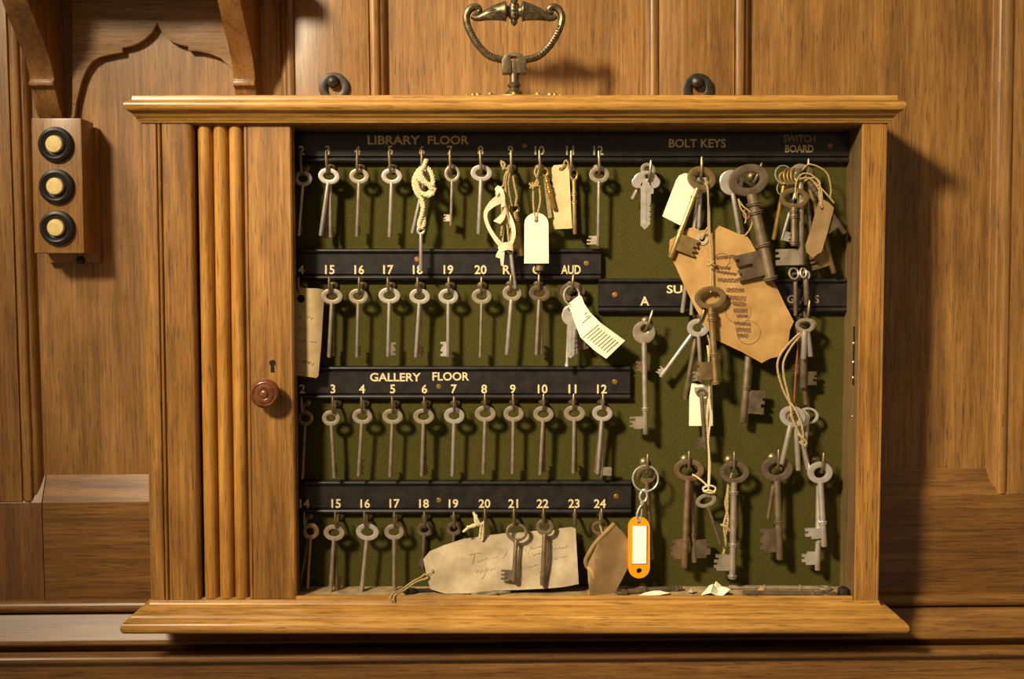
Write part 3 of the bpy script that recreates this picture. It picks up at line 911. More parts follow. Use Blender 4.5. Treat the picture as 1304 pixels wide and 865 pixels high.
# bolt keys and the others on the right
GB = 'keys on the bolt key hooks'
r = key('flat pale cylinder lock key with lobed head on first bolt key hook', (822.5, 229), (822, 292), 34, 16, 12, 3.2, 3.0, mat=STEEL, bt=1.2, hc=(1.5, 5), blade=(6.6, 1.1), group=GB)
mbx = MB()
for dx, dz, rr in ((-11, -3, 7.5), (11, -3, 7.5), (0, -8, 8)):
    mbx.lathe([(rr * .9, -1.3), (rr, -.8), (rr, .8), (rr * .9, 1.3)], 18, 'y', (dx, 0, dz))
mbx.build('head_lobes', STEEL, r, world=False)
key('small tubular key behind the flat one on first bolt key hook', (825, 216), (805, 254), 42, 10, 9, sr=3.2, mat=DULL, group=GB)
key('brass key leaning left before white tag on second bolt key hook', (893, 227), (853.5, 328), 30, 18.6, 15.5, 11, 8, 3.4, BRASS, (1, 24, 22, 12, 0, (1, .85, 1, .8, 1, .9, 1)), (.12, .62), bow_mat=BRONZE, bt=2.2, group=GB)
key('long thin steel key running behind kraft tag to the letters SU', (891, 236), (868.5, 398), 41, 12, 10, sr=2.7, mat=NICKEL, group=GB)
key('second long steel key behind the kraft tag near letters SU', (893, 236), (880, 401), 45, 12, 10, sr=2.6, mat=NICKEL, group=GB)
key('short dull key hanging straight behind the leaning brass key', (892, 234), (890, 290), 38, 11, 9, sr=2.6, mat=STEEL, group=GB)
key('huge brown iron key with wide oval bow on third bolt key hook', (953, 229), (982, 357), 26, 26, 20.5, 14.5, 10, 7.0, IRON, (-1, 34, 33, 9, 0, (1, .82, .95, .35, .95, .8, 1)), (.1, .2, .58, .97), bt=3.2, group=GB)
key('grey steel key with disc bow behind the huge iron key', (931, 232), (943, 306), 40, 15.5, 16.5, 6, 6, 3.2, STEEL, hc=(6, 2), group=GB)
GS = 'keys in the switch board bunch'
key('oval bow key with wide bit in front of switch board bunch', (1011, 252), (1011, 313), 24, 18.6, 13.6, 12, 7, 4.2, IRON, None, (.08, .22, .9), bow_mat=BRONZE, bt=2.4, group=GS)
key('thick dull key with broad bit to the left in switch board bunch', (1019, 220), (1020, 337), 30, 14, 12, 8, 6, 4.6, DULL, (-1, 28, 21, 0, 0, (1, 1, .8, 1, .86, 1)), group=GS)
key('thin brass key leaning left in switch board bunch', (1000, 226), (985, 305), 34, 9, 9, 6, 6, 2.8, GOLD, group=GS)
key('brown key leaning far right with flared tip in switch board bunch', (1024, 222), (1076, 297), 27, 12, 10, 7, 5, 3.6, IRON, (-1, 19, 18, 12, 0, S1), (.1, .16), group=GS)
key('dull brass key leaning right low in switch board bunch', (1027, 224), (1062, 348), 38, 11, 10, 6, 5, 3.6, BRONZE, (-1, 22, 20, 12, 0, S2), (.2,), group=GS)
key('small steel key at back of switch board bunch', (1020, 222), (995, 306), 43, 10, 9, sr=2.4, mat=STEEL, bit=(1, 10, 12, 1, 0, S1), group=GS)
key('upright dull key at back right of switch board bunch', (1028, 226), (1032, 310), 42, 11, 9, sr=3, mat=DULL, bit=(-1, 8, 12, 2, 0, S1), group=GS)
key('dark key hanging before letter A of the G A S board', (1013, 352), (1013, 402), 34, 7, 6, sr=2.7, mat=IRON, group=GS)
key('second dark key hanging before the G A S board', (1026, 350), (1027.5, 388), 35, 6, 7, sr=3.6, mat=IRON, bow_mat=DULL, group=GS)
GA = 'keys on hooks below the A and G A S board'
key('long steel key with disc bow and bit left under letter A', (820, 423), (822, 553), 34, 15, 15, 5.5, 5.5, 3.7, DULL, (-1, 17, 16, 8, 0, (.7, 1, .8, 1, .55, 1)), (.72,), hc=(1, 5), bow_mat=DULL, group=GA)
key('rusty key behind the long steel key under letter A', (821, 424), (818, 474), 42, 10, 10, sr=2.4, mat=RUST, bit=(-1, 7, 12, 2, 0, S1), group=GA)
key('steel key splayed far left below letters SU', (887, 417), (841, 480), 38, 12, 11, 6.5, 5.5, 2.8, STEEL, (-1, 6, 10, 2, 0, S1), group=GA)
key('grey oval bow key hanging straight below letters SU', (889, 417), (893, 486), 32, 14.6, 12, 7, 5.5, 2.6, DULL, (-1, 8, 12, 2, 0, S1), group=GA, bow_mat=STEEL)
key('dark key leaning left among keys below letters SU', (888, 418), (872, 509), 42, 12.5, 11, 7, 5.5, 3.4, IRON, (1, 8, 13, 2, 60, S1), group=GA)
key('bronze key with oval bow strung in front of the kraft tag', (904.5, 378.5), (911.6, 490), 22, 20.3, 15, 12.5, 8, 4.1, BRONZE, (-1, 19, 23, 8, 0, (1, 1, .8, 1, 1, .85, 1)), (.07, .14, .6, .97), bt=2.6, group=GA)
key('thin dark key strung below the small cream tag', (893, 500), (898, 571), 30, 7, 6, sr=2.7, mat=IRON, bit=(-1, 9, 12, 2, 0, S1), group=GA)
key('dark iron key with bit right hanging behind the kraft tag', (957, 408), (946, 538), 42, 16, 13, 9, 6, 4.9, IRON, (1, 21, 31, 13, 0, (1, 1, .78, 1, .85, 1, 1)), (.62,), group=GA)
for i, (tu, tv, pos) in enumerate(((1023, 457, 'left'), (1032, 454, 'right'))):
    key('%s of two short nickel tube keys below letters G A S' % pos, (1025 + i * 2, 414), (tu, tv), 27 + i * 3, 12.5, 9.5, 7.5, 5, 3.7, NICKEL, bow_mat=DULL, group=GA)
key('long dark key behind the short nickel keys below G A S', (1024, 416), (1023, 494), 40, 12, 10, sr=4.8, mat=IRON, bit=(1, 13, 18, 4, 10, S2), group=GA)
key('dark brown key at back below G A S, bit to the left', (1020, 417), (1026, 515), 45, 11, 9, sr=3, mat=RUST, bit=(-1, 10, 12, 42, 0, S1), group=GA)
GN = 'nickel keys strung in a bunch'
key('left tube key of the strung nickel bunch', (1009, 530), (995, 591), 27, 17, 14, 9.5, 7.5, 3.2, NICKEL, group=GN, bt=2.2)
key('middle tube key of the strung nickel bunch', (1013, 533), (1016.5, 599), 31, 16, 13.5, 9.5, 7.5, 3.3, NICKEL, group=GN, bt=2)
key('right tube key of the strung nickel bunch', (1016, 533), (1029, 598), 35, 15.5, 13.5, 9.5, 7.5, 3.4, NICKEL, group=GN, bt=2)
key('rearmost key of the strung nickel bunch with bow turned right', (1029, 529), (1024, 580), 41, 14, 11, 10, 8, 2.8, STEEL, group=GN)
GR = 'large keys on the bottom right hooks'
key('rusty key behind the orange key fob', (823, 604), (830, 712), 40, 13, 12, sr=3.2, mat=RUST, bit=(-1, 7, 16, 4, 60, S1), group=GR)
key('front brown key of two with bit left, beside the orange fob', (877, 598), (871, 723), 32, 20, 15, 12, 8, 4.3, RUST, (-1, 14, 26, 12, 0, (.8, 1, .85, 1, .7, .9)), (.68,), bt=2.4, group=GR)
key('rear brown key of two with bit right, beside the orange fob', (878, 599), (884, 716), 40, 19, 14, 11, 7, 3.8, IRON, (1, 18, 24, 6, 0, (.7, 1, 1, .8, 1, .8)), (.66,), group=GR)
key('polished long key with two collars and bit left at bottom row', (935, 601), (932.5, 737.5), 32, 19.3, 15, 12, 8, 4.4, DULL, (-1, 20, 21, 12, 0, (.85, 1, .8, 1, .7, .9)), (.1, .64, .97), bt=2.6, group=GR, bow_mat=IRON)
key('brown key with round bow and big bit below the nickel bunch', (989, 597), (993, 712.5), 34, 21, 17, 11, 8, 4.6, IRON, (-1, 21, 31, 11, 0, (.8, 1, .85, 1, .9, .75, 1)), (.52,), bt=2.6, group=GR)
key('small thin key behind the brown key with round bow', (988, 600), (978, 661), 42, 12, 11, sr=2.8, mat=IRON, group=GR)
key('front steel key of two on the last bottom hook', (1044, 601.5), (1049.5, 696), 32, 16.5, 14.5, 8, 7, 4.0, STEEL, (-1, 20, 14, 12, 0, (.6, 1, .8, 1)), (.62,), bt=2.4, group=GR)
key('rear longer steel key of two on the last bottom hook', (1043, 602), (1041, 726), 39, 16, 14, 8, 7, 3.8, STEEL, (-1, 17, 17, 8, 0, (.7, 1, .8, 1, .6)), (.66,), bt=2.2, group=GR)
key('small dark key dangling on twine between the bottom large keys', (899, 637), (917, 692), 30, 14, 9, 8.5, 4.5, 1.9, IRON, group=GR, bow_mat=DULL)

# keys lying on the cabinet floor
ZFL = -410.0


def lying(label, u0, y0, u1, y1, rw, rh, sr, mat, bit=None, collars=()):
    """key lying flat on the cabinet floor: bow at photo column u0 and depth y0, tip at u1, y1"""
    vv = 757
    a = Vector((px(u0, vv, y0).x, y0, ZFL + sr + .3)); b = Vector((px(u1, vv, y1).x, y1, ZFL + sr + .3))
    d = b - a
    L = d.length
    root = empty('key', a, label, 'key', 'keys lying on the cabinet floor', rot=(0, 0, math.atan2(d.y, d.x)))
    m = MB().ring(rw, rh, rw * .55, rh * .55, 1.8, (0, 0), 28, 8)
    m.v = [Vector((q.z, q.x, -q.y)) for q in m.v]
    m.build('bow', mat, root, world=False)
    prof = [(sr, rh - 1)]
    for f in collars: prof += [(sr, rh + (L - rh) * f - 2), (sr * 1.4, rh + (L - rh) * f - 1), (sr * 1.4, rh + (L - rh) * f + 1), (sr, rh + (L - rh) * f + 2)]
    prof += [(sr, L - 1), (sr * .7, L)]
    m = MB().lathe(prof, 10, 'x')
    m.build('shank', mat, root, world=False)
    if bit:
        w, h, gap = bit
        MB().box(L - gap - h, L - gap, sr * .5, sr + w, -1.4, 1.4).build('bit', mat, root, world=False)
    return root


lying('dark long key lying at the right front of the cabinet floor', 1056, 12, 946, 16, 8, 11, 3.6, IRON, (10, 14, 3), (.1,))
lying('steel rod key lying at the back right of the cabinet floor', 1050, 42, 928, 46, 7, 9, 2.8, DULL, None, (.2, .6))
lying('dark key lying behind the orange fob on the cabinet floor', 792, 22, 868, 40, 8, 9, 3.6, IRON, (9, 10, 3), (.3, .9))
lying('dark key on the floor at the left of the long paper tag', 522, 30, 566, 36, 10, 10, 2.4, DARKMETAL, None)
lying('pale oval bow key peeping from under the long paper tag', 617, 16, 650, 28, 10, 18, 2.2, DULL, None)
MB().lathe([(3, 0), (6.5, 1.5), (8, 6), (7, 10.5), (4, 13), (1, 13.6)], 16, 'z', (px(1074, 757, 14).x, 14, ZFL)).build('metal_bead', DARKMETAL, label='small dark metal knob on cabinet floor at right corner', cat='knob')


# ------------------------------------------------------------------ tags, rings, cords, papers
def sheet(name, mat, pts, yf, holes=(), thick=1.2, parent=None, cutu=(), cutv=(), **k):
    """flat card from a photo outline; yf(u,v) gives its depth"""
    if not callable(yf):
        yy = yf
        yf = lambda u, v: yy
    bm = bmesh.new()
    loops = [[bm.verts.new((u, v, 0)) for u, v in pts]]
    for hu, hv, hr in holes:
        loops.append([bm.verts.new((hu + hr * math.cos(2 * math.pi * i / 14), hv + hr * math.sin(2 * math.pi * i / 14), 0)) for i in range(14)])
    es = []
    for lp in loops:
        for i in range(len(lp)): es.append(bm.edges.new((lp[i], lp[(i + 1) % len(lp)])))
    bmesh.ops.triangle_fill(bm, use_beauty=True, use_dissolve=False, edges=es)
    for c in cutu:
        bmesh.ops.bisect_plane(bm, geom=bm.verts[:] + bm.edges[:] + bm.faces[:], plane_co=(c, 0, 0), plane_no=(1, 0, 0), dist=1e-4)
    for c in cutv:
        bmesh.ops.bisect_plane(bm, geom=bm.verts[:] + bm.edges[:] + bm.faces[:], plane_co=(0, c, 0), plane_no=(0, 1, 0), dist=1e-4)
    bm.verts.ensure_lookup_table()
    for q in bm.verts: q.co = px(q.co.x, q.co.y, yf(q.co.x, q.co.y))
    bm.verts.index_update()
    n = len(bm.verts)
    fr = [q.co.copy() for q in bm.verts]
    fs = [tuple(q.index for q in f_.verts) for f_ in bm.faces]
    fs += [tuple(i + n for i in f_[::-1]) for f_ in fs]
    for e in bm.edges:
        if len(e.link_faces) == 1:
            a, b = e.verts[0].index, e.verts[1].index
            fs.append((a, b, b + n, a + n))
    m = MB().add(fr + [q + Vector((0, thick, 0)) for q in fr], fs)
    bm.free()
    return m.build(name, mat, parent, ang=25, **k)


def strokes(parent, lines, yf, r=.55, mat=INK, name='handwriting'):
    m = MB()
    for ln in lines:
        m.tube([px(u, v, (yf(u, v) if callable(yf) else yf)) for u, v in ln], r, 4)
    return m.build(name, mat, parent)


def scribble(u0, v0, u1, v1, h, seed):
    rnd = random.Random(seed)
    n = max(4, int((u1 - u0) / 2.2))
    ln = []
    for i in range(n + 1):
        t = i / n
        ln.append((u0 + (u1 - u0) * t + rnd.uniform(-.6, .6), v0 + (v1 - v0) * t + (h * (.5 if i % 2 else -.5)) * rnd.uniform(.3, 1.0)))
    return ln


def eyelet(parent, u, v, y, r0, r1, mat, yo=.6):
    q = px(u, v, y)
    return MB().ring(r1, r1, r0, r0, 1.2, (q.x, q.z), 18, 6, yo=y - yo).build('eyelet', mat, parent)


def cord(name, label, pts, r=1.2, mat=TWINE, strands=2, pitch=6, cat='string', parent=None, k=8, group=None):
    m = MB()
    if isinstance(pts[0][0], (tuple, list)):
        for p in pts: twist(m, spline(pxs(p), k), r, strands, pitch)
    else: twist(m, spline(pxs(pts), k), r, strands, pitch)
    if parent is not None: return m.build(name, mat, parent)
    return m.build(name, mat, label=label, cat=cat, group=group)


def wire_ring(label, u, v, y, r, w=1.1, mat=NICKEL, tilt=0.0, sq=1.0, cat='ring'):
    c = px(u, v, y)
    pts = []
    for i in range(36):
        a = 2 * math.pi * i / 36
        x, z = r * math.cos(a) * sq, r * math.sin(a)
        pts.append((c.x + x, c.y + math.sin(a + .6) * r * tilt, c.z + z))
    return MB().tube(pts, w, 8, True).build('key_ring', mat, label=label, cat=cat)


# hook 6: knotted rope
yr = 28
rp = [[(543, 203, yr), (539, 213, yr - 2), (533, 222, yr - 3), (531, 233, yr - 3), (535, 244, yr - 3), (543, 247, yr - 4), (550, 240, yr - 3), (551, 226, yr - 1), (545, 214, yr + 2), (536, 214, yr + 3), (529, 223, yr + 2), (527, 234, yr + 1), (531, 246, yr), (537, 253, yr), (539, 262, yr), (537, 274, yr), (534, 284, yr), (535, 290, yr), (539, 288, yr + 1), (540, 278, yr + 3), (539, 266, yr + 4), (536, 254, yr + 4)],
      [(531, 226, yr - 7), (537, 230, yr - 8), (544, 234, yr - 8), (553, 235, yr - 6)],
      [(536, 216, yr - 6), (537, 224, yr - 8), (542, 231, yr - 8), (550, 240, yr - 7), (554, 241, yr - 6)],
      [(538, 246, yr - 6), (545, 249, yr - 7), (551, 246, yr - 6), (553, 239, yr - 5)]]
cord('knotted_rope', 'thick white cotton rope knotted round library hook six', rp, 3.0, ROPE, 3, 10, 'rope')

# hook 9: tapes and cords
def tape(m, pts, w, th=.5, up=(0, 1, 0)):
    sp = spline(pxs(pts), 6)
    m.tube(sp, w, 8, flat=th / w, up=up)


def strip(m, outer, inner, ys, th=.9, k=5):
    a = spline([px(u, v, y) for (u, v), y in zip(outer, ys)], k)
    b = spline([px(u, v, y) for (u, v), y in zip(inner, ys)], k)
    n = len(a)
    d = Vector((0, th, 0))
    vs = a + b + [q + d for q in a] + [q + d for q in b]
    fs = []
    for i in range(n - 1):
        fs += [(i, i + 1, n + i + 1, n + i), (2 * n + i, 3 * n + i, 3 * n + i + 1, 2 * n + i + 1), (i, 2 * n + i, 2 * n + i + 1, i + 1), (n + i, n + i + 1, 3 * n + i + 1, 3 * n + i)]
    fs += [(0, n, 3 * n, 2 * n), (n - 1, 3 * n - 1, 4 * n - 1, 2 * n - 1)]
    m.add(vs, fs)


m = MB()
strip(m, [(640, 246), (632, 249), (623, 257), (616, 270), (618, 285), (626, 301), (636, 314), (646, 320)], [(641, 258), (635, 260), (628, 264), (620.5, 272), (623.5, 286), (632, 300), (641, 310), (648, 314)], [29, 27, 25, 24, 24, 24, 25, 26])
strip(m, [(644, 262), (651, 274), (656, 288), (656.5, 300), (652, 312), (644, 319)], [(642, 267), (647, 278), (651, 290), (651.5, 300), (648, 308), (641, 312)], [27, 25, 23, 23, 24, 26])
strip(m, [(643, 262), (638, 272), (628, 281)], [(645, 270), (642, 279), (637, 285)], [24, 22, 23])
strip(m, [(630, 240), (634, 236), (640, 240), (643, 250), (643, 262)], [(633, 250), (636, 245), (637, 248), (638, 254), (638, 264)], [26, 24, 22, 22, 23])
strip(m, [(634, 314), (643, 308), (653, 310)], [(636, 322), (645, 318), (653, 319)], [23, 20, 22])
strip(m, [(635, 318), (632, 323), (631, 327)], [(642, 318), (639, 325), (637, 329)], [23, 23, 24])
strip(m, [(638, 318), (637, 328), (638, 338)], [(643, 318), (642, 328), (641, 338)], [22, 23, 24])
tp = m.build('cotton_tape', TAPE, label='looped white cotton tape tied below library hook nine', cat='tape')
cord('doubled_string', 'thin tan cords doubled over library hook nine', [[(649, 214, 34), (645, 226, 33), (642, 245, 32), (639, 262, 31), (641, 285, 30), (640, 310, 28)], [(648, 214, 33), (644, 230, 31), (644, 250, 29), (641, 275, 28), (638, 300, 27)], [(647, 280, 28), (652, 292, 27), (650, 304, 26)], [(643, 258, 24), (647, 275, 25), (650, 290, 26)], [(651, 214, 34), (647, 232, 33), (649, 250, 33), (652, 262, 33)], [(652, 214, 34), (655, 235, 33), (658, 250, 33), (656, 262, 33)], [(648, 214, 34), (643, 224, 31), (641, 236, 30), (634, 240, 30), (632, 248, 30), (638, 258, 30)], [(648, 214, 33), (641, 214, 31), (638, 205, 32), (643, 209, 31), (640, 216, 31)], [(645, 280, 29), (647, 296, 28), (648, 312, 28)]], 1.5, TWINE, 2, 6)

# hook 10: twine + white tag + olive card
tg = empty('luggage_tag', px(683, 335, 26), 'white round topped luggage tag hanging on library hook ten', 'tag')
pts = [(667.5, 335), (667.8, 284)] + [(683 - 15.2 * math.cos(math.pi * i / 10), 284 - 13.5 * math.sin(math.pi * i / 10)) for i in range(1, 10)] + [(698.4, 284), (698.8, 335)]
sheet('card', CARD, pts, 26, [(683, 280.5, 2.6)], 1.2, tg)
cord('tie_string', None, [[(683, 281, 25), (685, 270, 27), (688, 256, 29), (687, 240, 31), (684, 226, 32), (687, 214, 34)], [(683, 281, 25), (680, 268, 27), (679, 252, 30), (680, 238, 31), (684, 228, 32)], [(684, 226, 31), (681, 220, 31), (683, 213, 34), (687, 214, 34)]], 1.4, TWINE, parent=tg)
cord('string_knot', None, [[(674, 233, 30), (678, 237, 28), (684, 236, 28), (688, 238, 30)], [(675, 239, 30), (680, 235, 28), (686, 234, 29)], [(678, 232, 29), (679, 241, 28)]], 1.5, TWINE, parent=tg)
sheet('narrow_card', TAGEDGE, [(691, 217), (695, 216), (703, 276), (698, 278)], lambda u, v: 38 - (u - 691) * .3, (), 1.4, label='narrow olive card edge beside brass key on library hook ten', cat='tag')
# hook 11: manila tag
tg = empty('luggage_tag', px(715, 291, 38), 'long manila tag with notched top hanging on library hook eleven', 'tag')
sheet('card', MANILA, [(702.5, 214), (705, 210), (723, 208.5), (724.5, 212), (728.5, 290.5), (704.8, 291.5)], 39, [(714, 215, 2.4)], 1.2, tg)
cord('tie_string', None, [(714, 216, 38), (717, 211, 36), (720, 204, 35), (723, 206, 34), (724, 213, 35), (727, 217, 36)], 1.2, TWINE, parent=tg)
# hook 14: beige handwritten tag
tg = empty('luggage_tag', px(393, 480, 28), 'beige handwritten tag on library hook fourteen beside the shutter', 'tag')
yft = lambda u, v: 30 - 7.0 * max(0, (u - 396) / 17.0) ** 2 * -1.0
sheet('card', BEIGE, [(368, 366), (405, 367), (413.5, 369), (411, 405), (409, 440), (405.5, 478), (403, 481), (388, 479), (366, 476)], yft, [(383, 380, 5.2)], 1.2, tg, cutu=(376, 384, 392, 397, 401, 405, 408, 411))
ymk = lambda u, v: yft(u, v) - .25
strokes(tg, [scribble(380, 404, 384, 402, 6, 1), scribble(390, 403, 398, 406, 6, 2), scribble(382, 418, 384, 418, 2, 3), scribble(388, 419, 391, 418, 2, 4), scribble(378, 433, 390, 434, 5, 5), scribble(394, 435, 403, 435, 2, 6), scribble(380, 446, 384, 446, 4, 7), scribble(378, 458, 400, 463, 6, 8), scribble(386, 460, 394, 462, 7, 9)], ymk, .35, INK)

# AUD: ring, keys and printed tag
wire_ring('bright split ring on the library hook lettered AUD', 728, 376, 30, 12, 1.3, NICKEL, .25, .85)
GU = 'keys on the AUD hook'
key('dark disc bow key behind the ring on AUD hook', (729, 371), (737, 446), 44, 16.5, 13, 8, 6, 3, IRON, (1, 10, 26, 1, 0, (1, .7, 1, .7, 1, .7, 1)), group=GU)
key('front round headed nickel key on AUD hook', (728, 402), (727, 456), 27, 13, 13, 3, 3, mat=STEEL, hc=(-2, 9), bt=1.0, blade=(5, 1.0), group=GU)
key('round headed nickel key second from front on AUD hook', (729.5, 402), (731, 455), 31, 13, 13, 3, 3, mat=NICKEL, hc=(-2, 9), bt=1.0, blade=(5, 1.0), group=GU)
key('slim long steel key at left on AUD hook', (725, 398), (722, 467), 35, 9, 10, sr=2.4, mat=STEEL, collars=(.95,), group=GU)
tg = empty('printed_tag', px(760, 456, 28), 'curled white paper tag with small print on the AUD ring', 'tag')
yfp = lambda u, v: 27 - 5 * math.sin((u - 724) / 70.0 * math.pi)
sheet('card', CARD, [(738, 375), (741, 378), (744, 386), (751, 397), (765, 411), (796, 433.5), (772, 456.5), (757, 446), (739, 429), (730, 405), (723, 387)], yfp, [], .9, tg, cutu=(731, 738, 745, 752, 759, 766, 773, 780, 788))
pl_ = []
for i in range(9):
    t = i / 8.0
    a = (762 + 27 * t, 413 + 20 * t); b = (742 + 28 * t, 430 + 20 * t)
    s0_, s1_ = (.10, .9) if i not in (0,) else (0, 1)
    pl_.append([(a[0] + (b[0] - a[0]) * f, a[1] + (b[1] - a[1]) * f) for f in (s0_, .3, .55, .75, s1_)])
pl_ += [[(752.5, 402), (747, 406.5), (742, 411)], [(748, 397), (744, 400)], [(750, 401), (746, 404)]]
strokes(tg, pl_, lambda u, v: yfp(u, v) - .6, .38, INK, 'small_print')

# bolt keys: white tag, kraft tag with stamps, strings
tg = empty('luggage_tag', px(865, 286, 36), 'blank white tag tilted left behind brass key, second bolt key hook', 'tag')
sheet('card', CARD, [(843.5, 275), (861, 229), (865, 223), (872, 220), (882, 222), (888, 228), (888, 236), (867, 287)], 37, [], 1.2, tg)
kt = empty('kraft_parcel_tag', px(970, 461, 30), 'large stamped brown kraft parcel tag, stained, right of centre', 'tag')
yk = lambda u, v: 34 + 3.5 * math.sin((u + v * .6) / 38.0) * .6 - (v - 290) * .02
kout = [(877, 290), (884, 289), (891, 293), (899, 292), (908, 296), (916, 287), (921, 289), (942, 298), (950, 298.5), (956, 307), (963, 320), (977, 347), (987, 361), (1000, 388), (1011, 409), (1006, 420), (1004, 436), (990, 454), (981, 456), (970, 462), (945, 448), (913, 433), (902, 420), (886, 393), (872, 365), (860, 338), (852, 322), (853, 305)]
sheet('card', KRAFT, kout, yk, [(894, 304, 3.4)], 1.3, kt, cutu=(870, 885, 900, 915, 930, 945, 960, 975, 990), cutv=(310, 330, 350, 370, 390, 410, 430))
eyelet(kt, 894, 304, yk(894, 304), 3.4, 8, OLDPAPER, 1.0)
ys = lambda u, v: yk(u, v) - .3


def arc(u, v, ru, rv, a0=0, a1=360, n=22): return [(u + ru * math.cos(math.radians(a0 + (a1 - a0) * i / n)), v + rv * math.sin(math.radians(a0 + (a1 - a0) * i / n))) for i in range(n + 1)]


for a_ in (arc(919, 331, 10, 9), arc(940, 397, 16, 14), arc(953, 423, 15, 15)): strokes(kt, [a_], ys, .5, STAMPPALE, 'ring_stamp')
bands = [(912, 936, 328, 326, 2.2), (912, 930, 340, 341, 1.8), (911, 938, 345, 349, 1.4), (914, 940, 356, 357, 2.6), (925, 947, 369, 369, 2.6), (926, 950, 378, 380, 2.8), (933, 950, 386, 388, 2.6), (934, 952, 395, 395, 2.8), (938, 952, 402, 402, 1.8), (935, 956, 411, 413, 2.2), (937, 956, 419, 420, 2.8), (939, 953, 427, 427, 2.6)]
for a, b_, v0, v1, rr in bands:
    lines = [scribble(a, v0 + o, b_, v1 + o, 2.2, int(a * 7 + v0 + o * 3)) for o in (-rr * .7, 0, rr * .7)]
    strokes(kt, lines, ys, .62, STAMPINK, 'stamp_band')
cord('hanging_string', 'twine running down from second bolt key hook to the bronze key', [[(897, 226, 24), (901, 238, 23), (902, 260, 23), (902, 285, 24), (904, 310, 24), (905, 336, 24), (905, 360, 22), (905, 372, 20)], [(899, 226, 25), (903, 262, 24), (904, 300, 24), (906, 336, 24)], [(902, 288, 25), (897, 296, 28), (894, 304, 30), (892, 300, 34)], [(900, 330, 23), (906, 334, 22), (910, 338, 23)], [(900, 338, 23), (906, 335, 22), (909, 332, 23)]], 1.2, TWINE)
cord('loose_string', 'loose twine loops between huge iron key and kraft tag', [[(940, 253, 30), (946, 262, 28), (955, 270, 28), (958, 282, 28), (954, 293, 29), (948, 300, 31)], [(940, 254, 31), (944, 266, 30), (950, 274, 30), (949, 284, 30)]], 1.1, TWINE)
wire_ring('small red brown wire loop beside the huge iron key', 951, 272, 33, 6, 1.4, REDSTRING, .3, .7)

# switch board bunch: rings, strings, small brown tag
wire_ring('open wire ring at the left of the switch board bunch', 998, 222, 32, 12, 1.0, NICKEL, .3, .95)
wire_ring('dark wire ring hanging low left in switch board bunch', 994, 240, 36, 8, .9, DULL, .3, .6)
for i in range(3):
    wire_ring(('leftmost', 'middle', 'rightmost')[i] + ' brass coil ring stacked in the switch board bunch', 1004 + i * 4.5, 224, 29 - i, 10, 1.5, BRASS, .3, .6)
wire_ring('dull ring chained below switch board bunch, left', 1011, 348, 31, 7, 1.4, DULL, .4, .9)
wire_ring('bright ring chained below switch board bunch, right', 1023, 347, 32, 6, 1.3, STEEL, .4, .7)
cord('string_loops', 'pale twine loops draped over the switch board bunch', [[(1016, 240, 23), (1013, 252, 20), (1014, 232, 22), (1020, 222, 22), (1030, 221, 22), (1040, 228, 22), (1046, 242, 21), (1047, 258, 20)], [(1022, 216, 24), (1030, 209, 24), (1044, 213, 25), (1054, 222, 26), (1058, 240, 27), (1057, 252, 27)], [(1018, 228, 22), (1028, 226, 21), (1040, 234, 21), (1052, 246, 21), (1062, 258, 21)], [(1024, 230, 22), (1036, 226, 22), (1044, 232, 22), (1043, 246, 21), (1045, 262, 19)]], 1.1, TWINE)
tg = empty('small_tag', px(1035, 328, 22), 'small ragged brown tag strung in the switch board bunch', 'tag')
sheet('card', MANILA if False else BROWNPAPER, [(1043, 255), (1050, 254), (1056, 258), (1062, 264), (1060, 272), (1054, 295), (1046, 321), (1041, 323), (1035, 328), (1027, 321), (1026, 312), (1033, 290), (1039, 268)], lambda u, v: 20 + 2 * math.sin(v / 14.0), [(1047, 265, 2.0)], 1.2, tg, cutv=(270, 280, 290, 300, 310))
cord('tie_string', None, [(1047, 265, 19), (1046, 256, 19), (1044, 244, 21), (1038, 234, 22), (1030, 226, 24)], 1.0, TWINE, parent=tg)

# below SU: small cream tag with twine
tg = empty('small_tag', px(893, 542, 38), 'small cream tag hanging below the keys under letters SU', 'tag')
sheet('card', CARD, [(878, 505), (881, 488), (907, 490), (908.5, 542), (877.5, 542)], 38, [], 1.2, tg)
sheet('clip', NICKEL, [(884, 493), (901, 492), (902, 500), (885, 501)], 31, [], 1.5, tg)
cord('tie_string', None, [(901, 470, 30), (904, 440, 33), (900, 424, 34)], 1.3, TWINE, parent=tg)
cord('long_string', 'long pale twine hanging from small cream tag to the dangling key', [[(901, 440, 33), (904, 470, 33), (903, 500, 33), (905, 530, 32), (902, 560, 31), (904, 590, 29), (903, 616, 27), (902, 624, 26)], [(903, 500, 34), (900, 540, 32), (903, 580, 29), (902, 618, 27)], [(882, 604, 26), (890, 609, 25), (898, 616, 25), (903, 621, 25)], [(895, 621, 26), (903, 618, 24), (911, 621, 26), (908, 627, 25), (898, 626, 24), (895, 622, 25)], [(896, 626, 24), (902, 624, 23), (910, 627, 25)]], 1.4, ROPE)

# below G A S: cords to the nickel bunch
cord('cord_loop', 'tan cord loop carrying the nickel key bunch below G A S', [[(1024, 421, 30), (1016, 426, 28), (1004, 438, 27), (993, 453, 26), (990, 468, 26), (995, 490, 25), (1003, 508, 24), (1012, 520, 22), (1020, 538, 21), (1023, 556, 23), (1020, 564, 24)], [(1025, 422, 31), (1018, 428, 29), (1007, 442, 28), (998, 460, 27), (998, 478, 26), (1003, 500, 25), (1007, 518, 23), (1008, 530, 22), (1014, 544, 21), (1020, 556, 22), (1025, 562, 23)], [(1016, 552, 21), (1022, 558, 20), (1027, 563, 21), (1024, 568, 22), (1018, 562, 22)]], 1.5, TWINE)
cord('red_cord', 'thin red cord hanging behind the tan loop below G A S', [(1016, 410, 38), (1016, 440, 37), (1013, 480, 36), (1011, 520, 34), (1012, 532, 33)], 1.2, REDSTRING)

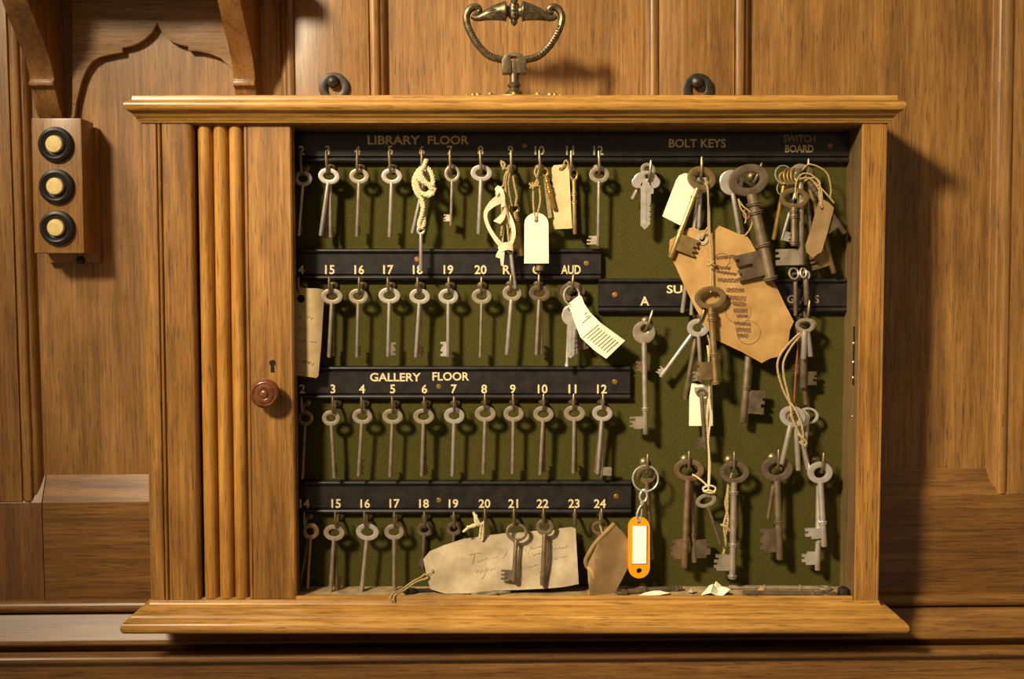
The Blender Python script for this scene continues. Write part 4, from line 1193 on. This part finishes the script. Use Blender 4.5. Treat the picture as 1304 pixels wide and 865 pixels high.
# bottom row: ring, swivel clip and orange fob
wire_ring('large bright split ring holding the orange fob', 822, 609, 28, 16.8, 1.3, NICKEL, .12)
fob = empty('key_fob', px(814, 736, 25), 'bright orange plastic key fob with blank white label', 'key fob')
c0, c1 = 813.8, 13.8
fo = [(c0 - c1 * math.cos(math.pi * i / 12), 671.5 - c1 * math.sin(math.pi * i / 12)) for i in range(13)] + [(c0 + c1 * math.cos(math.pi * i / 12), 722.5 + c1 * math.sin(math.pi * i / 12)) for i in range(13)]
sheet('fob_body', ORANGE, fo, 25, [(c0, 664.5, 2.2), (c0 + .3, 726.8, 3.6)], 4.5, fob)
m = MB()
q0, q1 = px(805.4, 669.5, 24), px(823, 717.5, 24)
m.tube([(q0.x, 24.6, q0.z), (q1.x, 24.6, q0.z), (q1.x, 24.6, q1.z), (q0.x, 24.6, q1.z)], 1.1, 6, True)
m.build('label_rim', ORANGE, fob)
MB().box(q0.x, q1.x, 23.6, 25.2, q1.z, q0.z).build('white_label', WHITE, fob)
clip = MB()
clip.tube(spline(pxs([(818, 624, 27), (815, 630, 26), (816, 637, 26), (821, 638, 26), (824, 631, 27), (822, 624, 27), (818, 624, 28)]), 5), 1.7, 8)
clip.ball(px(817.5, 641, 26), 3.0, 10)
clip.tube(spline(pxs([(817, 642, 26), (813, 649, 25), (811, 657, 24), (813.5, 664, 25), (816.5, 658, 26), (817.5, 648, 26)]), 5), 1.4, 8)
clip.build('swivel_clip', NICKEL, fob)

# twine behind the polished key
cord('knotted_twine', 'knotted straw twine behind the polished bottom key', [[(932, 600, 40), (927, 622, 40), (926, 650, 40), (922, 668, 40), (924, 690, 41), (921, 706, 42)], [(928, 622, 41), (924, 640, 40), (927, 660, 40), (924, 680, 41)], [(918, 668, 40), (924, 670, 38), (929, 675, 40)], [(930, 610, 42), (936, 640, 44), (938, 664, 44), (934, 690, 44)]], 1.9, TWINE)

# gallery hook twenty: twine bow above the long tag
cord('twine_bow', 'frayed straw twine knotted on gallery hook twenty', [[(617, 664, 32), (612, 668, 30), (604, 668, 28), (596, 672, 28), (590, 677, 28)], [(614, 668, 30), (606, 665, 28), (605, 658, 29), (603, 652, 30)], [(611, 667, 29), (607, 660, 28), (606, 655, 29)], [(612, 666, 30), (602, 670, 27), (595, 671, 27)], [(613, 668, 30), (612, 676, 33), (611, 686, 38)], [(615, 668, 31), (615, 678, 34), (614, 688, 38)]], 2.0, ROPE)

# the long paper tag leaning at the bottom
lt = empty('long_paper_tag', px(640, 757, 33), 'long crumpled handwritten paper tag leaning at the cabinet bottom', 'tag')


def yl(u, v):
    return 46 - (v - 672) * .29 + 1.3 * math.sin(u / 13.0 + v / 9.0) + .9 * math.sin(u / 7.0 - v / 17.0)


lo_ = [(539, 712), (547, 702), (566, 694), (591, 686), (615, 682.5), (643, 679), (662, 678), (682, 676), (702, 674), (728, 671), (733, 673), (734.5, 700), (737, 743.5), (720, 747), (700, 749), (660, 751), (629, 752), (597, 755.5), (567, 756), (548, 750), (543, 732)]
sheet('card', OLDPAPER, lo_, yl, [(551, 728, 2.4)], 1.3, lt, cutu=[548 + 9 * i for i in range(21)], cutv=[680 + 9 * i for i in range(9)])
yw = lambda u, v: yl(u, v) - .25
strokes(lt, [[(598, 706), (605, 704.5), (613, 704)], [(605, 705), (603, 712), (602, 719)], scribble(607, 715, 634, 709, 5, 11), [(640, 712), (644, 706), (646, 700)], scribble(605, 728, 632, 724, 5, 12), [(620, 722), (617, 733), (614, 737)], [(668, 698), (672, 706), (677, 696)], [(677, 699), (690, 695)], scribble(678, 706, 690, 704, 4, 13), scribble(704, 699, 724, 696, 4, 14), scribble(672, 722, 690, 718, 3, 15), scribble(706, 712, 722, 708, 3, 16)], yw, .32, INK)
cord('tie_string', None, [[(496, 764, -6), (500, 756, 1), (512, 750, 14), (526, 740, 20), (540, 733, 26), (552, 727, 28)], [(500, 765, -6), (504, 757, 2), (514, 752, 14), (528, 742, 20), (542, 736, 25), (551, 729, 28)], [(536, 735, 22), (541, 731, 22), (545, 735, 23), (539, 738, 22)]], 1.2, TWINE, parent=lt)

# brown paper pouch
pc = empty('paper_pouch', px(775, 760, 22), 'folded brown paper pouch hanging beside the orange fob', 'pouch')
yp = lambda u, v: 30 - 12 * max(0.0, 1 - abs((u - 757) * .55 + (v - 715) * .12) / 18.0) + (v - 700) * -.05
sheet('folded_paper', BROWNPAPER, [(783, 667), (792, 676), (804, 692), (803, 716), (792, 738), (780, 760), (766, 759.5), (751, 757), (749, 740), (748, 726), (744, 714), (751, 699), (766, 682)], yp, [], 1.4, pc, cutu=(748, 752, 757, 762, 768, 776, 786, 796), cutv=(690, 700, 715, 730, 745))
m = MB()
m.tube(spline(pxs([(782, 667, 27), (772, 677, 23), (758, 692, 20), (751, 703, 19), (746, 714, 20), (748, 722, 22)]), 4), 3.0, 8, flat=.8)
m.build('rolled_edge', BROWNPAPER, pc)
m = MB()
m.tube(spline(pxs([(748, 722, 20), (754, 728, 18), (755, 740, 20), (751, 756, 24)]), 4), 2.6, 8, flat=.6)
m.build('torn_flap', KRAFT, pc)
cord('tie_string', None, [(764, 664, 35), (765, 672, 32), (768, 680, 27)], 1.2, TWINE, parent=pc)

# torn paper scraps on the floor
def scrap(label, pts, mat=OLDPAPER, seed=1, h=8):
    rnd = random.Random(seed)
    n = len(pts)
    P = [Vector((px(u, 757, y).x, y, ZFL + 1.2 + (rnd.uniform(0.2, 1) * h * .7 if i % 2 else 0))) for i, (u, y) in enumerate(pts)]
    c0 = sum(P, Vector()) / n
    Q = [c0.lerp(q, .5) + Vector((rnd.uniform(-1, 1), rnd.uniform(-1, 1), rnd.uniform(-.2, .8) * h)) for q in P]
    for q in Q: q.z = max(q.z, ZFL + 1.5)
    c = c0 + Vector((0, 0, rnd.uniform(0, .5) * h))
    top = P + Q + [c]
    m = MB()
    N = len(top)
    fs = []
    for i in range(n):
        k = (i + 1) % n
        fs += [(i, k, n + k), (i, n + k, n + i), (n + i, n + k, 2 * n)]
    bot = [tuple(N + t for t in f_[::-1]) for f_ in fs]
    rim = [(i, i + N, (i + 1) % n + N, (i + 1) % n) for i in range(n)]
    m.add(top + [q - Vector((0, 0, .9)) for q in top], fs + bot + rim)
    return m.build('paper_scrap', mat, label=label, cat='paper', ang=10)


scrap('curled cream paper strip on the floor below the brown keys', [(806, 10), (812, 6), (832, 14), (852, 18), (853, 26), (834, 24), (815, 18)], CARD, 3, 6)
scrap('crumpled torn cream paper below the polished bottom key', [(893, 18), (905, 6), (918, 8), (930, 16), (928, 30), (912, 44), (900, 36)], CARD, 5, 14)
scrap('tiny tan paper scrap among the lying keys', [(958, 26), (968, 20), (977, 28), (970, 38)], KRAFT, 8, 7)
scrap('tiny grey paper scrap left of the crumpled cream paper', [(874, 30), (882, 22), (888, 32), (880, 42)], OLDPAPER, 9, 6)
